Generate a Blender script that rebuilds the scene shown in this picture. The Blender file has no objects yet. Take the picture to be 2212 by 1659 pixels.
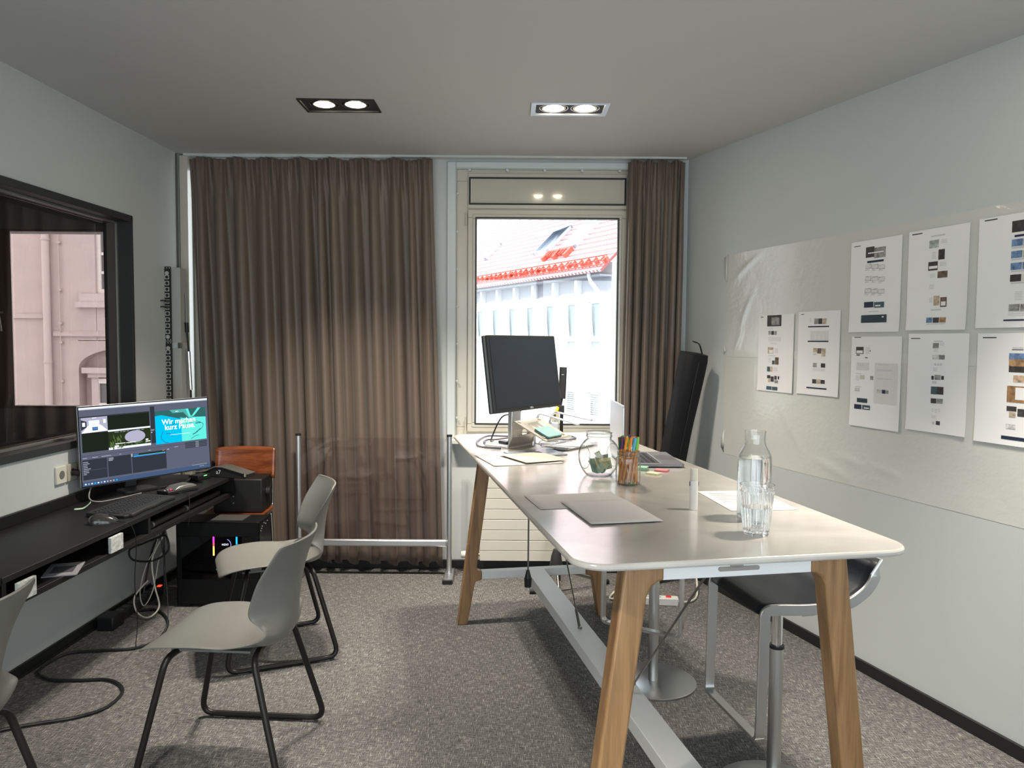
import bpy, math, random
from mathutils import Vector, Matrix
R = math.radians
SC = bpy.context.scene
COL = SC.collection

# ---------------------------------------------------------------- camera
cam_d = bpy.data.cameras.new('camera')
cam_d.sensor_width = 36.0
cam_d.lens = 27.016
cam_d.clip_start = 0.02
cam_d.clip_end = 300
cam = bpy.data.objects.new('camera', cam_d)
COL.objects.link(cam)
pitch, roll = R(3.2), R(-0.41)
fwd = Vector((0, math.cos(pitch), -math.sin(pitch)))
up0 = Vector((0, math.sin(pitch), math.cos(pitch)))
rt0 = Vector((1, 0, 0))
rt = math.cos(roll) * rt0 - math.sin(roll) * up0
up = math.sin(roll) * rt0 + math.cos(roll) * up0
cm = Matrix((rt, up, -fwd)).transposed().to_4x4()
cm.translation = Vector((0, 0, 1.5))
cam.matrix_world = cm
SC.camera = cam

# ---------------------------------------------------------------- light outside, exposure
SC.view_settings.view_transform = 'Standard'
SC.view_settings.look = 'None'
SC.view_settings.gamma = 1.0
SC.view_settings.use_curve_mapping = False
SC.view_settings.exposure = 1.35
SC.cycles.max_bounces = 24
SC.cycles.transmission_bounces = 24
SC.cycles.glossy_bounces = 8
SC.cycles.diffuse_bounces = 6
SC.cycles.transparent_max_bounces = 16
SC.cycles.sample_clamp_indirect = 6.0
SC.cycles.caustics_reflective = False

world = bpy.data.worlds.new('overcast_sky')
SC.world = world
world.use_nodes = True
bg = world.node_tree.nodes['Background']
bg.inputs[0].default_value = (0.86, 0.93, 1.0, 1)
bg.inputs[1].default_value = 1.6

sun_d = bpy.data.lights.new('sun', 'SUN')
sun_d.energy = 1.1
sun_d.angle = R(2)
sun_d.color = (1.0, 0.96, 0.9)
sun = bpy.data.objects.new('sun', sun_d)
COL.objects.link(sun)
sun.location = (-30, -4, 30)
sun.rotation_euler = Vector((-0.8, 0.01, 0.6)).to_track_quat('Z', 'Y').to_euler()

def portal(name, x0, x1, z0, z1, y, turn=-90):
    d = bpy.data.lights.new(name, 'AREA')
    d.shape = 'RECTANGLE'; d.size = x1 - x0; d.size_y = z1 - z0
    d.cycles.is_portal = True
    o = bpy.data.objects.new(name, d); COL.objects.link(o)
    o.location = ((x0 + x1) / 2, y, (z0 + z1) / 2)
    o.rotation_euler = (R(turn), 0, 0)
portal('daylight_main_window', -0.37, 0.81, 0.85, 2.6, 5.26)
portal('daylight_curtained_window', -2.06, -0.75, 0.85, 2.66, 5.26)
portal('daylight_added_rear_windows', -2.1, 2.9, 0.15, 2.45, -1.52, 90)

# ---------------------------------------------------------------- mesh helpers
class G:
    """collects shapes, then links them as ONE mesh object"""
    def __init__(s):
        s.v = []; s.f = []; s.m = []
    def add(s, vs, fs, m=0, M=None):
        n = len(s.v)
        for p in vs:
            p = Vector(p)
            s.v.append(tuple(M @ p if M is not None else p))
        for f in fs:
            s.f.append([n + i for i in f]); s.m.append(m)
        return s
    def quad(s, a, b, c, d, m=0, M=None):
        return s.add([a, b, c, d], [(0, 1, 2, 3)], m, M)
    def box(s, x0, x1, y0, y1, z0, z1, m=0, M=None):
        return s.add([(x0, y0, z0), (x1, y0, z0), (x1, y1, z0), (x0, y1, z0), (x0, y0, z1), (x1, y0, z1), (x1, y1, z1), (x0, y1, z1)],
                     [(0, 3, 2, 1), (4, 5, 6, 7), (0, 1, 5, 4), (1, 2, 6, 5), (2, 3, 7, 6), (3, 0, 4, 7)], m, M)
    def cyl(s, p0, p1, r0, r1=None, m=0, n=20, M=None, cap=True):
        r1 = r0 if r1 is None else r1
        p0 = Vector(p0); p1 = Vector(p1); d = (p1 - p0).normalized()
        a = d.orthogonal().normalized(); b = d.cross(a)
        vs = []
        for p, r in ((p0, r0), (p1, r1)):
            for i in range(n):
                t = 2 * math.pi * i / n
                vs.append(p + a * (r * math.cos(t)) + b * (r * math.sin(t)))
        fs = [(i, (i + 1) % n, n + (i + 1) % n, n + i) for i in range(n)]
        if cap:
            fs.append(tuple(range(n - 1, -1, -1))); fs.append(tuple(range(n, 2 * n)))
        return s.add(vs, fs, m, M)
    def tube(s, pts, r, m=0, n=10, closed=False, M=None, flat=None, up=None):
        """sweep a circle (or a flat bar, flat=(w,t), with its width along up) along pts"""
        P = [Vector(p) for p in pts]; k = len(P)
        vs = []; prev = None
        for i in range(k):
            if closed:
                d = (P[(i + 1) % k] - P[i - 1]).normalized()
            else:
                d = (P[min(i + 1, k - 1)] - P[max(i - 1, 0)]).normalized()
            if up is not None:
                a = Vector(up[i] if isinstance(up, list) else up); a = (a - d * a.dot(d)).normalized()
            elif prev is None:
                a = d.orthogonal().normalized()
            else:
                a = (prev - d * prev.dot(d)).normalized()
            prev = a; b = d.cross(a)
            if flat:
                w, t = flat[0] / 2, flat[1] / 2
                q = min(w, t) * 0.35
                prof = [(w, t - q), (w - q, t), (-w + q, t), (-w, t - q), (-w, -t + q), (-w + q, -t), (w - q, -t), (w, -t + q)]
                vs += [P[i] + a * x + b * y for x, y in prof]
            else:
                vs += [P[i] + a * (r * math.cos(2 * math.pi * j / n)) + b * (r * math.sin(2 * math.pi * j / n)) for j in range(n)]
        if flat: n = 8
        fs = []
        for i in range(k if closed else k - 1):
            o, q = i * n, ((i + 1) % k) * n
            fs += [(o + j, o + (j + 1) % n, q + (j + 1) % n, q + j) for j in range(n)]
        if not closed:
            fs.append(tuple(range(n - 1, -1, -1))); fs.append(tuple(range((k - 1) * n, k * n)))
        return s.add(vs, fs, m, M)
    def lathe(s, prof, m=0, n=40, M=None, closed=False, rfun=None):
        vs = []; fs = []
        for r, z in prof:
            for j in range(n):
                t = 2 * math.pi * j / n
                rr = r if rfun is None else rfun(r, z, t)
                vs.append((rr * math.cos(t), rr * math.sin(t), z))
        k = len(prof)
        for i in range(k if closed else k - 1):
            o, q = i * n, ((i + 1) % k) * n
            fs += [(o + j, o + (j + 1) % n, q + (j + 1) % n, q + j) for j in range(n)]
        if not closed:
            fs.append(tuple(range(n - 1, -1, -1))); fs.append(tuple(range((k - 1) * n, k * n)))
        return s.add(vs, fs, m, M)
    def prism(s, poly, h0, h1, m=0, M=None):
        """polygon in local xy, extruded along local z"""
        n = len(poly)
        vs = [(x, y, h0) for x, y in poly] + [(x, y, h1) for x, y in poly]
        fs = [tuple(range(n - 1, -1, -1)), tuple(range(n, 2 * n))] + [(i, (i + 1) % n, n + (i + 1) % n, n + i) for i in range(n)]
        return s.add(vs, fs, m, M)
    def grid(s, fn, nu, nv, m=0, M=None):
        vs = [fn(i / nu, j / nv) for j in range(nv + 1) for i in range(nu + 1)]
        w = nu + 1
        fs = [(j * w + i, j * w + i + 1, (j + 1) * w + i + 1, (j + 1) * w + i) for j in range(nv) for i in range(nu)]
        return s.add(vs, fs, m, M)
    def build(s, name, mats, parent=None, bevel=0, smooth=35, solid=0, sub=0, loc=None, rot=None):
        me = bpy.data.meshes.new(name)
        me.from_pydata(s.v, [], s.f)
        mats = mats if isinstance(mats, (list, tuple)) else [mats]
        for x in mats: me.materials.append(x)
        me.polygons.foreach_set('material_index', s.m)
        if smooth:
            me.polygons.foreach_set('use_smooth', [True] * len(s.f))
            me.set_sharp_from_angle(angle=R(smooth))
        me.update()
        o = bpy.data.objects.new(name, me); COL.objects.link(o)
        if parent is not None: o.parent = parent
        if loc is not None: o.location = loc
        if rot is not None: o.rotation_euler = rot
        if solid:
            md = o.modifiers.new('solidify', 'SOLIDIFY'); md.thickness = solid; md.offset = 0
        if bevel:
            md = o.modifiers.new('bevel', 'BEVEL'); md.width = bevel; md.segments = 2; md.limit_method = 'ANGLE'
        if sub:
            md = o.modifiers.new('subsurf', 'SUBSURF'); md.levels = sub; md.render_levels = sub
        return o

def rrect(w, h, r, n=5, cx=0, cy=0):
    """rounded rectangle outline, centred"""
    pts = []
    for sx, sy, a0 in ((1, 1, 0), (-1, 1, 90), (-1, -1, 180), (1, -1, 270)):
        for k in range(n + 1):
            a = R(a0 + 90 * k / n)
            pts.append((cx + sx * (w / 2 - r) + r * math.cos(a), cy + sy * (h / 2 - r) + r * math.sin(a)))
    return pts
def smooth_path(pts, n=8, closed=False):
    """Catmull-Rom through pts"""
    P = [Vector(p) for p in pts]; k = len(P); out = []
    for i in range(k if closed else k - 1):
        if closed:
            a, b, c, d = P[i - 1], P[i], P[(i + 1) % k], P[(i + 2) % k]
        else:
            a, b, c, d = P[max(i - 1, 0)], P[i], P[i + 1], P[min(i + 2, k - 1)]
        for j in range(n):
            t = j / n
            out.append(0.5 * ((2 * b) + (c - a) * t + (2 * a - 5 * b + 4 * c - d) * t * t + (3 * b - a - 3 * c + d) * t ** 3))
    if not closed: out.append(P[-1])
    return out
def fillet(pts, rad, n=6, closed=False):
    """polyline with rounded corners"""
    P = [Vector(p) for p in pts]; k = len(P); out = []
    for i in range(k):
        if not closed and i in (0, k - 1):
            out.append(P[i]); continue
        a, b, c = P[i - 1], P[i], P[(i + 1) % k]
        r = rad[i] if isinstance(rad, (list, tuple)) else rad
        u = (a - b); v = (c - b)
        t = min(r, u.length * 0.49, v.length * 0.49)
        p, q = b + u.normalized() * t, b + v.normalized() * t
        for j in range(n + 1):
            s = j / n
            out.append(p * (1 - s) ** 2 + b * 2 * s * (1 - s) + q * s * s)
    return out

# ---------------------------------------------------------------- things, parts, labels
def tag(o, label, cat, group=None):
    o['label'] = label; o['category'] = cat
    if group: o['group'] = group
    return o
def thing(name, label, cat, loc=(0, 0, 0), rotz=0.0, group=None):
    o = bpy.data.objects.new(name, None); COL.objects.link(o)
    o.empty_display_size = 0.1
    o.location = loc; o.rotation_euler = (0, 0, rotz)
    return tag(o, label, cat, group)
def struct(o):
    o['kind'] = 'structure'; return o
def lab(o, text):
    o['label'] = text; return o
def dup(root, loc=None, rotz=None, label=None, group=None):
    """copy a thing with copies of its parts and sub-parts"""
    def cp(o, parent):
        c = o.copy(); COL.objects.link(c)
        if parent is not None: c.parent = parent
        for ch in list(o.children): cp(ch, c)
        return c
    r = cp(root, None)
    if loc is not None: r.location = loc
    if rotz is not None: r.rotation_euler = (0, 0, rotz)
    if label: r['label'] = label
    if group: r['group'] = group
    return r
def text(name, body, size, mat, parent, M, ext=0.0004, align='CENTER', shear=0.0, space=1.0, bold=0.0):
    cu = bpy.data.curves.new(name, 'FONT')
    cu.body = body; cu.size = size; cu.extrude = ext; cu.align_x = align; cu.align_y = 'CENTER'
    cu.shear = shear; cu.space_character = space; cu.offset = bold; cu.resolution_u = 3
    cu.materials.append(mat)
    t = bpy.data.objects.new('text', cu); COL.objects.link(t)
    dg = bpy.context.evaluated_depsgraph_get(); dg.update()
    me = bpy.data.meshes.new_from_object(t.evaluated_get(dg))
    bpy.data.objects.remove(t); bpy.data.curves.remove(cu)
    me.name = name
    if not me.materials: me.materials.append(mat)
    o = bpy.data.objects.new(name, me); COL.objects.link(o)
    if parent is not None: o.parent = parent
    o.matrix_local = M
    return o
def facing(x, y, z):
    """place local-xy drawing upright on the plane y, reading from -y"""
    return Matrix.Translation((x, y, z)) @ Matrix.Rotation(R(90), 4, 'X')

# ---------------------------------------------------------------- materials
MATS = {}
def mat(name, col, rough=0.5, metal=0.0, spec=0.5, coat=0.0, emit=None, es=1.0, sheen=0.0, bump=None, var=None, trans=0.0, ior=1.45, aniso=0.0):
    """bump=(scale,strength,stretch), var=(scale,amount,stretch): procedural noise on the surface"""
    if name in MATS: return MATS[name]
    m = bpy.data.materials.new(name); m.use_nodes = True
    nt = m.node_tree; b = nt.nodes['Principled BSDF']
    c4 = (*col, 1)
    b.inputs['Base Color'].default_value = c4
    b.inputs['Roughness'].default_value = rough
    b.inputs['Metallic'].default_value = metal
    b.inputs['Specular IOR Level'].default_value = spec
    b.inputs['Coat Weight'].default_value = coat
    b.inputs['Sheen Weight'].default_value = sheen
    b.inputs['Transmission Weight'].default_value = trans
    b.inputs['IOR'].default_value = ior
    if emit:
        b.inputs['Emission Color'].default_value = (*emit, 1); b.inputs['Emission Strength'].default_value = es
    if bump or var:
        tc = nt.nodes.new('ShaderNodeTexCoord')
        def noise(sc, st):
            mp = nt.nodes.new('ShaderNodeMapping'); mp.inputs['Scale'].default_value = st
            nt.links.new(tc.outputs['Object'], mp.inputs[0])
            nz = nt.nodes.new('ShaderNodeTexNoise'); nz.inputs['Scale'].default_value = sc; nz.inputs['Detail'].default_value = 4
            nt.links.new(mp.outputs[0], nz.inputs['Vector'])
            return nz
        if bump:
            nz = noise(bump[0], bump[2] if len(bump) > 2 else (1, 1, 1))
            bp = nt.nodes.new('ShaderNodeBump'); bp.inputs['Strength'].default_value = bump[1]; bp.inputs['Distance'].default_value = 0.002
            nt.links.new(nz.outputs['Fac'], bp.inputs['Height']); nt.links.new(bp.outputs[0], b.inputs['Normal'])
        if var:
            nz = noise(var[0], var[2] if len(var) > 2 else (1, 1, 1))
            cr = nt.nodes.new('ShaderNodeValToRGB')
            a = var[1]
            cr.color_ramp.elements[0].position = 0.3; cr.color_ramp.elements[1].position = 0.7
            cr.color_ramp.elements[0].color = (*[max(0, x * (1 - a)) for x in col], 1)
            cr.color_ramp.elements[1].color = (*[min(1, x * (1 + a)) for x in col], 1)
            nt.links.new(nz.outputs['Fac'], cr.inputs[0]); nt.links.new(cr.outputs[0], b.inputs['Base Color'])
    MATS[name] = m
    return m
def emis(name, col, s=1.0):
    if name in MATS: return MATS[name]
    m = bpy.data.materials.new(name); m.use_nodes = True
    nt = m.node_tree; nt.nodes.remove(nt.nodes['Principled BSDF'])
    e = nt.nodes.new('ShaderNodeEmission'); e.inputs[0].default_value = (*col, 1); e.inputs[1].default_value = s * (0.45 if name.startswith('screen_') else 1.0)
    nt.links.new(e.outputs[0], nt.nodes['Material Output'].inputs[0])
    MATS[name] = m
    return m
def thin_glass(name, tint=(1, 1, 1), ior=1.5, gain=1.0, rough=0.0, edge=None):
    m = bpy.data.materials.new(name); m.use_nodes = True
    nt = m.node_tree; nt.nodes.remove(nt.nodes['Principled BSDF'])
    t = nt.nodes.new('ShaderNodeBsdfTransparent'); t.inputs[0].default_value = (*tint, 1)
    g = nt.nodes.new('ShaderNodeBsdfGlossy'); g.inputs['Roughness'].default_value = rough
    mx = nt.nodes.new('ShaderNodeMixShader')
    r0 = ((ior - 1) / (ior + 1)) ** 2
    geo = nt.nodes.new('ShaderNodeNewGeometry')
    vm = nt.nodes.new('ShaderNodeVectorMath'); vm.operation = 'DOT_PRODUCT'
    nt.links.new(geo.outputs['Normal'], vm.inputs[0]); nt.links.new(geo.outputs['Incoming'], vm.inputs[1])
    last = vm.outputs['Value']
    if edge:                                # tint darkened at a slant, painting in the dark outlines refraction would give
        am = nt.nodes.new('ShaderNodeMath'); am.operation = 'ABSOLUTE'; nt.links.new(last, am.inputs[0])
        mr = nt.nodes.new('ShaderNodeMapRange'); mr.inputs['From Min'].default_value = 0.0; mr.inputs['From Max'].default_value = 0.42
        nt.links.new(am.outputs[0], mr.inputs[0])
        mc = nt.nodes.new('ShaderNodeMix'); mc.data_type = 'RGBA'; mc.inputs[6].default_value = (*edge, 1); mc.inputs[7].default_value = (*tint, 1)
        nt.links.new(mr.outputs[0], mc.inputs[0]); nt.links.new(mc.outputs[2], t.inputs[0])
    for op, val in (('ABSOLUTE', None), ('SUBTRACT', 1.0), ('POWER', 5.0), ('MULTIPLY', 1 - r0), ('ADD', r0), ('MULTIPLY', gain)):
        n = nt.nodes.new('ShaderNodeMath'); n.operation = op
        if op == 'SUBTRACT':
            n.inputs[0].default_value = 1.0; nt.links.new(last, n.inputs[1])
        else:
            nt.links.new(last, n.inputs[0])
            if val is not None: n.inputs[1].default_value = val
        if op == 'MULTIPLY': n.use_clamp = True
        last = n.outputs[0]
    nt.links.new(last, mx.inputs[0])
    nt.links.new(t.outputs[0], mx.inputs[1]); nt.links.new(g.outputs[0], mx.inputs[2])
    nt.links.new(mx.outputs[0], nt.nodes['Material Output'].inputs[0])
    MATS[name] = m
    return m
def glass(name, col=(1, 1, 1), ior=1.5, rough=0.0):
    m = bpy.data.materials.new(name); m.use_nodes = True
    nt = m.node_tree; nt.nodes.remove(nt.nodes['Principled BSDF'])
    g = nt.nodes.new('ShaderNodeBsdfGlass'); g.inputs['Color'].default_value = (*col, 1); g.inputs['IOR'].default_value = ior; g.inputs['Roughness'].default_value = rough
    nt.links.new(g.outputs[0], nt.nodes['Material Output'].inputs[0])
    MATS[name] = m
    return m
def carpet_mat():
    m = bpy.data.materials.new('carpet'); m.use_nodes = True
    nt = m.node_tree; b = nt.nodes['Principled BSDF']; L = nt.links.new
    b.inputs['Roughness'].default_value = 0.95; b.inputs['Specular IOR Level'].default_value = 0.1
    tc = nt.nodes.new('ShaderNodeTexCoord')
    def nz(st, sc, det=2.0):
        mp = nt.nodes.new('ShaderNodeMapping'); mp.inputs['Scale'].default_value = st; mp.inputs['Rotation'].default_value = (0, 0, R(3))
        L(tc.outputs['Object'], mp.inputs[0])
        n = nt.nodes.new('ShaderNodeTexNoise'); n.inputs['Scale'].default_value = sc; n.inputs['Detail'].default_value = det
        L(mp.outputs[0], n.inputs['Vector']); return n
    a = nz((26, 330, 1), 1.0, 2); c = nz((330, 26, 1), 1.0, 2); f = nz((420, 420, 1), 1.0, 1); w = nz((1.1, 1.1, 1), 1.0, 2)
    mx = nt.nodes.new('ShaderNodeMath'); mx.operation = 'MAXIMUM'; L(a.outputs['Fac'], mx.inputs[0]); L(c.outputs['Fac'], mx.inputs[1])
    ad = nt.nodes.new('ShaderNodeMath'); ad.operation = 'MULTIPLY_ADD'; ad.inputs[1].default_value = 0.55
    L(f.outputs['Fac'], ad.inputs[0]); L(mx.outputs[0], ad.inputs[2])
    ad2 = nt.nodes.new('ShaderNodeMath'); ad2.operation = 'MULTIPLY_ADD'; ad2.inputs[1].default_value = 0.10
    L(w.outputs['Fac'], ad2.inputs[0]); L(ad.outputs[0], ad2.inputs[2])
    cr = nt.nodes.new('ShaderNodeValToRGB'); e = cr.color_ramp.elements
    e[0].position = 0.68; e[0].color = (0.055, 0.055, 0.058, 1)
    e[1].position = 1.08; e[1].color = (0.50, 0.48, 0.44, 1)
    k = e.new(0.86); k.color = (0.175, 0.17, 0.16, 1)
    dv = nt.nodes.new('ShaderNodeMath'); dv.operation = 'MULTIPLY'; dv.inputs[1].default_value = 0.9
    L(ad2.outputs[0], dv.inputs[0]); L(dv.outputs[0], cr.inputs[0]); L(cr.outputs[0], b.inputs['Base Color'])
    bp = nt.nodes.new('ShaderNodeBump'); bp.inputs['Strength'].default_value = 0.6; bp.inputs['Distance'].default_value = 0.004
    L(ad.outputs[0], bp.inputs['Height']); L(bp.outputs[0], b.inputs['Normal'])
    return m
def wood_mat(name, c0, c1, axis=2, scale=14.0, rough=0.45, coat=0.1):
    m = bpy.data.materials.new(name); m.use_nodes = True
    nt = m.node_tree; b = nt.nodes['Principled BSDF']; L = nt.links.new
    b.inputs['Roughness'].default_value = rough; b.inputs['Coat Weight'].default_value = coat
    tc = nt.nodes.new('ShaderNodeTexCoord'); mp = nt.nodes.new('ShaderNodeMapping')
    st = [scale, scale, scale]; st[axis] = scale * 0.06
    mp.inputs['Scale'].default_value = st
    L(tc.outputs['Object'], mp.inputs[0])
    n = nt.nodes.new('ShaderNodeTexNoise'); n.inputs['Scale'].default_value = 2.2; n.inputs['Detail'].default_value = 6; n.inputs['Distortion'].default_value = 0.8
    L(mp.outputs[0], n.inputs['Vector'])
    n2 = nt.nodes.new('ShaderNodeTexNoise'); n2.inputs['Scale'].default_value = 14; n2.inputs['Detail'].default_value = 3
    L(mp.outputs[0], n2.inputs['Vector'])
    ad = nt.nodes.new('ShaderNodeMath'); ad.operation = 'MULTIPLY_ADD'; ad.inputs[1].default_value = 0.35
    L(n2.outputs['Fac'], ad.inputs[0]); L(n.outputs['Fac'], ad.inputs[2])
    cr = nt.nodes.new('ShaderNodeValToRGB'); e = cr.color_ramp.elements
    e[0].position = 0.5; e[0].color = (*c0, 1); e[1].position = 0.85; e[1].color = (*c1, 1)
    L(ad.outputs[0], cr.inputs[0]); L(cr.outputs[0], b.inputs['Base Color'])
    MATS[name] = m
    return m
def marble_mat():
    m = bpy.data.materials.new('cream_marble'); m.use_nodes = True
    nt = m.node_tree; b = nt.nodes['Principled BSDF']; L = nt.links.new
    b.inputs['Specular IOR Level'].default_value = 0.7; b.inputs['Coat Weight'].default_value = 0.7; b.inputs['Coat Roughness'].default_value = 0.14
    tc = nt.nodes.new('ShaderNodeTexCoord')
    n = nt.nodes.new('ShaderNodeTexNoise'); n.inputs['Scale'].default_value = 2.6; n.inputs['Detail'].default_value = 7; n.inputs['Distortion'].default_value = 1.2
    L(tc.outputs['Object'], n.inputs['Vector'])
    cr = nt.nodes.new('ShaderNodeValToRGB'); e = cr.color_ramp.elements
    e[0].position = 0.32; e[0].color = (0.45, 0.43, 0.40, 1); e[1].position = 0.65; e[1].color = (0.60, 0.575, 0.525, 1)
    # grey veins gathered towards the near right corner of the slab
    vm = nt.nodes.new('ShaderNodeMapping'); vm.inputs['Location'].default_value = (-0.30, 1.20, 0); L(tc.outputs['Object'], vm.inputs[0])
    ln = nt.nodes.new('ShaderNodeVectorMath'); ln.operation = 'LENGTH'; L(vm.outputs[0], ln.inputs[0])
    fo = nt.nodes.new('ShaderNodeMapRange'); fo.inputs['From Min'].default_value = 0.02; fo.inputs['From Max'].default_value = 0.30; fo.inputs['To Min'].default_value = 1; fo.inputs['To Max'].default_value = 0
    L(ln.outputs['Value'], fo.inputs[0])
    n3 = nt.nodes.new('ShaderNodeTexNoise'); n3.inputs['Scale'].default_value = 11; n3.inputs['Detail'].default_value = 5; n3.inputs['Distortion'].default_value = 2.0; L(tc.outputs['Object'], n3.inputs['Vector'])
    vr = nt.nodes.new('ShaderNodeMapRange'); vr.inputs['From Min'].default_value = 0.50; vr.inputs['From Max'].default_value = 0.66; L(n3.outputs['Fac'], vr.inputs[0])
    mm = nt.nodes.new('ShaderNodeMath'); mm.operation = 'MULTIPLY'; L(fo.outputs[0], mm.inputs[0]); L(vr.outputs[0], mm.inputs[1])
    mv = nt.nodes.new('ShaderNodeMix'); mv.data_type = 'RGBA'; mv.inputs[7].default_value = (0.16, 0.16, 0.16, 1)
    L(n.outputs['Fac'], cr.inputs[0]); L(cr.outputs[0], mv.inputs[6]); L(mm.outputs[0], mv.inputs[0]); L(mv.outputs[2], b.inputs['Base Color'])
    mp = nt.nodes.new('ShaderNodeMapping'); mp.inputs['Scale'].default_value = (0.35, 1.6, 1); L(tc.outputs['Object'], mp.inputs[0])
    n2 = nt.nodes.new('ShaderNodeTexNoise'); n2.inputs['Scale'].default_value = 9; n2.inputs['Detail'].default_value = 6
    L(mp.outputs[0], n2.inputs['Vector'])
    mr = nt.nodes.new('ShaderNodeMapRange'); mr.inputs['To Min'].default_value = 0.15; mr.inputs['To Max'].default_value = 0.27
    L(n2.outputs['Fac'], mr.inputs[0]); L(mr.outputs[0], b.inputs['Roughness'])
    MATS['cream_marble'] = m
    return m
def tile_mat():
    """red pantiles: courses along local y, rolls along local x"""
    m = bpy.data.materials.new('roof_tiles'); m.use_nodes = True
    nt = m.node_tree; b = nt.nodes['Principled BSDF']; L = nt.links.new
    b.inputs['Roughness'].default_value = 0.6
    tc = nt.nodes.new('ShaderNodeTexCoord')
    br = nt.nodes.new('ShaderNodeTexBrick')
    br.inputs['Scale'].default_value = 1.0; br.inputs['Brick Width'].default_value = 0.20; br.inputs['Row Height'].default_value = 0.28
    br.inputs['Mortar Size'].default_value = 0.042; br.inputs['Mortar Smooth'].default_value = 0.6; br.offset = 0.0
    br.inputs['Color1'].default_value = (0.74, 0.61, 0.61, 1); br.inputs['Color2'].default_value = (0.68, 0.55, 0.55, 1); br.inputs['Mortar'].default_value = (0.33, 0.075, 0.075, 1)
    L(tc.outputs['Object'], br.inputs['Vector']); L(br.outputs['Color'], b.inputs['Base Color'])
    MATS['roof_tiles'] = m
    return m

WALL = mat('wall_paint', (0.53, 0.56, 0.548), 0.62, bump=(90, 0.10), spec=0.35)
CEIL = mat('ceiling_paint', (0.50, 0.495, 0.485), 0.7, bump=(60, 0.06))
CARPET = carpet_mat()
BLACK = mat('black_plastic', (0.012, 0.012, 0.013), 0.42)
BLACKM = mat('black_matte', (0.016, 0.016, 0.017), 0.65)
BLACKDESK = mat('black_desk_laminate', (0.009, 0.009, 0.0095), 0.5, spec=0.35, bump=(200, 0.1))
DGREY = mat('dark_grey_paint', (0.045, 0.045, 0.047), 0.45)
ALU = mat('brushed_aluminium', (0.62, 0.62, 0.61), 0.33, 1.0, bump=(60, 0.05, (1, 1, 0.05)))
ALUL = mat('light_aluminium', (0.66, 0.67, 0.68), 0.38, 1.0)
CHROME = mat('chrome', (0.8, 0.8, 0.8), 0.12, 1.0)
STEEL = mat('steel_disc', (0.42, 0.43, 0.44), 0.32, 1.0, bump=(14, 0.05))
WHITEM = mat('white_metal', (0.74, 0.75, 0.75), 0.4)
CREAM = mat('cream_lacquer', (0.56, 0.53, 0.45), 0.22, coat=0.4)
CREAMR = mat('radiator_cream', (0.62, 0.60, 0.53), 0.4)
SHELL = mat('grey_chair_plastic', (0.175, 0.175, 0.160), 0.40, bump=(300, 0.05))
PAPER = mat('white_paper', (0.80, 0.80, 0.80), 0.75)
PAPERG = mat('grey_paper', (0.47, 0.45, 0.44), 0.8)
OAK = wood_mat('oak_leg', (0.20, 0.105, 0.042), (0.35, 0.20, 0.088))
REDWOOD = wood_mat('plywood_red_brown', (0.13, 0.030, 0.010), (0.30, 0.085, 0.028), axis=0, scale=16, rough=0.3, coat=0.4)
MARBLE = marble_mat()
PANE = thin_glass('window_pane', (0.97, 0.985, 0.98), 1.5, 1.5)

# ---------------------------------------------------------------- the room
YB = 5.0                                              # inner face of the window wall
def lwx(y): return -2.171 + 0.0302 * (y - 3.319)      # inner face of the left wall
def rwx(y): return 1.437 + 0.317 * (4.009 - y)        # inner face of the right wall
YR = -1.3
def zc(x, y): return 2.665 - 0.0277 * (YB - y) * (x + 2.15) / 3.97
LANG = math.atan2(-0.0302, 1)                         # left wall: turn that takes +y to the wall's run
WANG = math.atan2(-0.953, 0.302)                      # right wall: turn that takes +x to its run towards the camera

g = G(); g.box(-6.0, 3.6, -1.6, 5.25, -0.12, 0.0)
struct(g.build('floor', CARPET))

FIX = [(-1.041, -0.675, 3.757, 3.960), (0.087, 0.460, 3.757, 3.960)]
SPARE = [(-1.041, -0.675, 0.55, 0.753), (1.22, 1.593, 2.10, 2.303)]  # out of view: first added for brightness, second inferred from shadows on the table
HOLES = FIX + SPARE
g = G()
xs = sorted({-2.6, 3.5} | {h[0] for h in HOLES} | {h[1] for h in HOLES} | {-1.6, 1.0, 2.2})
ys = sorted({-1.6, 5.1} | {h[2] for h in HOLES} | {h[3] for h in HOLES} | {2.0, 3.0})
for i in range(len(xs) - 1):
    for j in range(len(ys) - 1):
        cx, cy = (xs[i] + xs[i + 1]) / 2, (ys[j] + ys[j + 1]) / 2
        if any(h[0] < cx < h[1] and h[2] < cy < h[3] for h in HOLES): continue
        p = [(xs[i], ys[j]), (xs[i], ys[j + 1]), (xs[i + 1], ys[j + 1]), (xs[i + 1], ys[j])]
        g.quad(*[(x, y, zc(x, y)) for x, y in p])
g.box(-6.0, 3.6, -1.6, 5.25, 2.95, 3.1)
struct(g.build('ceiling', CEIL, smooth=0))

# left wall with the studio window opening (set in its own frame: local y runs along the wall, room side is +x)
LW = Matrix.Translation((lwx(0), 0, 0)) @ Matrix.Rotation(LANG, 4, 'Z')
g = G()
OY0, OY1, OZ0, OZ1 = 2.2, 4.332, 0.975, 2.165
for a in ((-1.6, 5.08, 0, OZ0), (-1.6, 5.08, OZ1, 3.0), (-1.6, OY0, OZ0, OZ1), (OY1, 5.08, OZ0, OZ1)):
    g.box(-0.15, 0, a[0], a[1], a[2], a[3], M=LW)
g.box(0.0, 0.012, 4.893, 4.90, 0.06, 2.66, m=1, M=LW)
struct(g.build('wall_left', [WALL, mat('seam_shadow_gap', (0.10, 0.10, 0.095), 0.8)], smooth=0))

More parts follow.
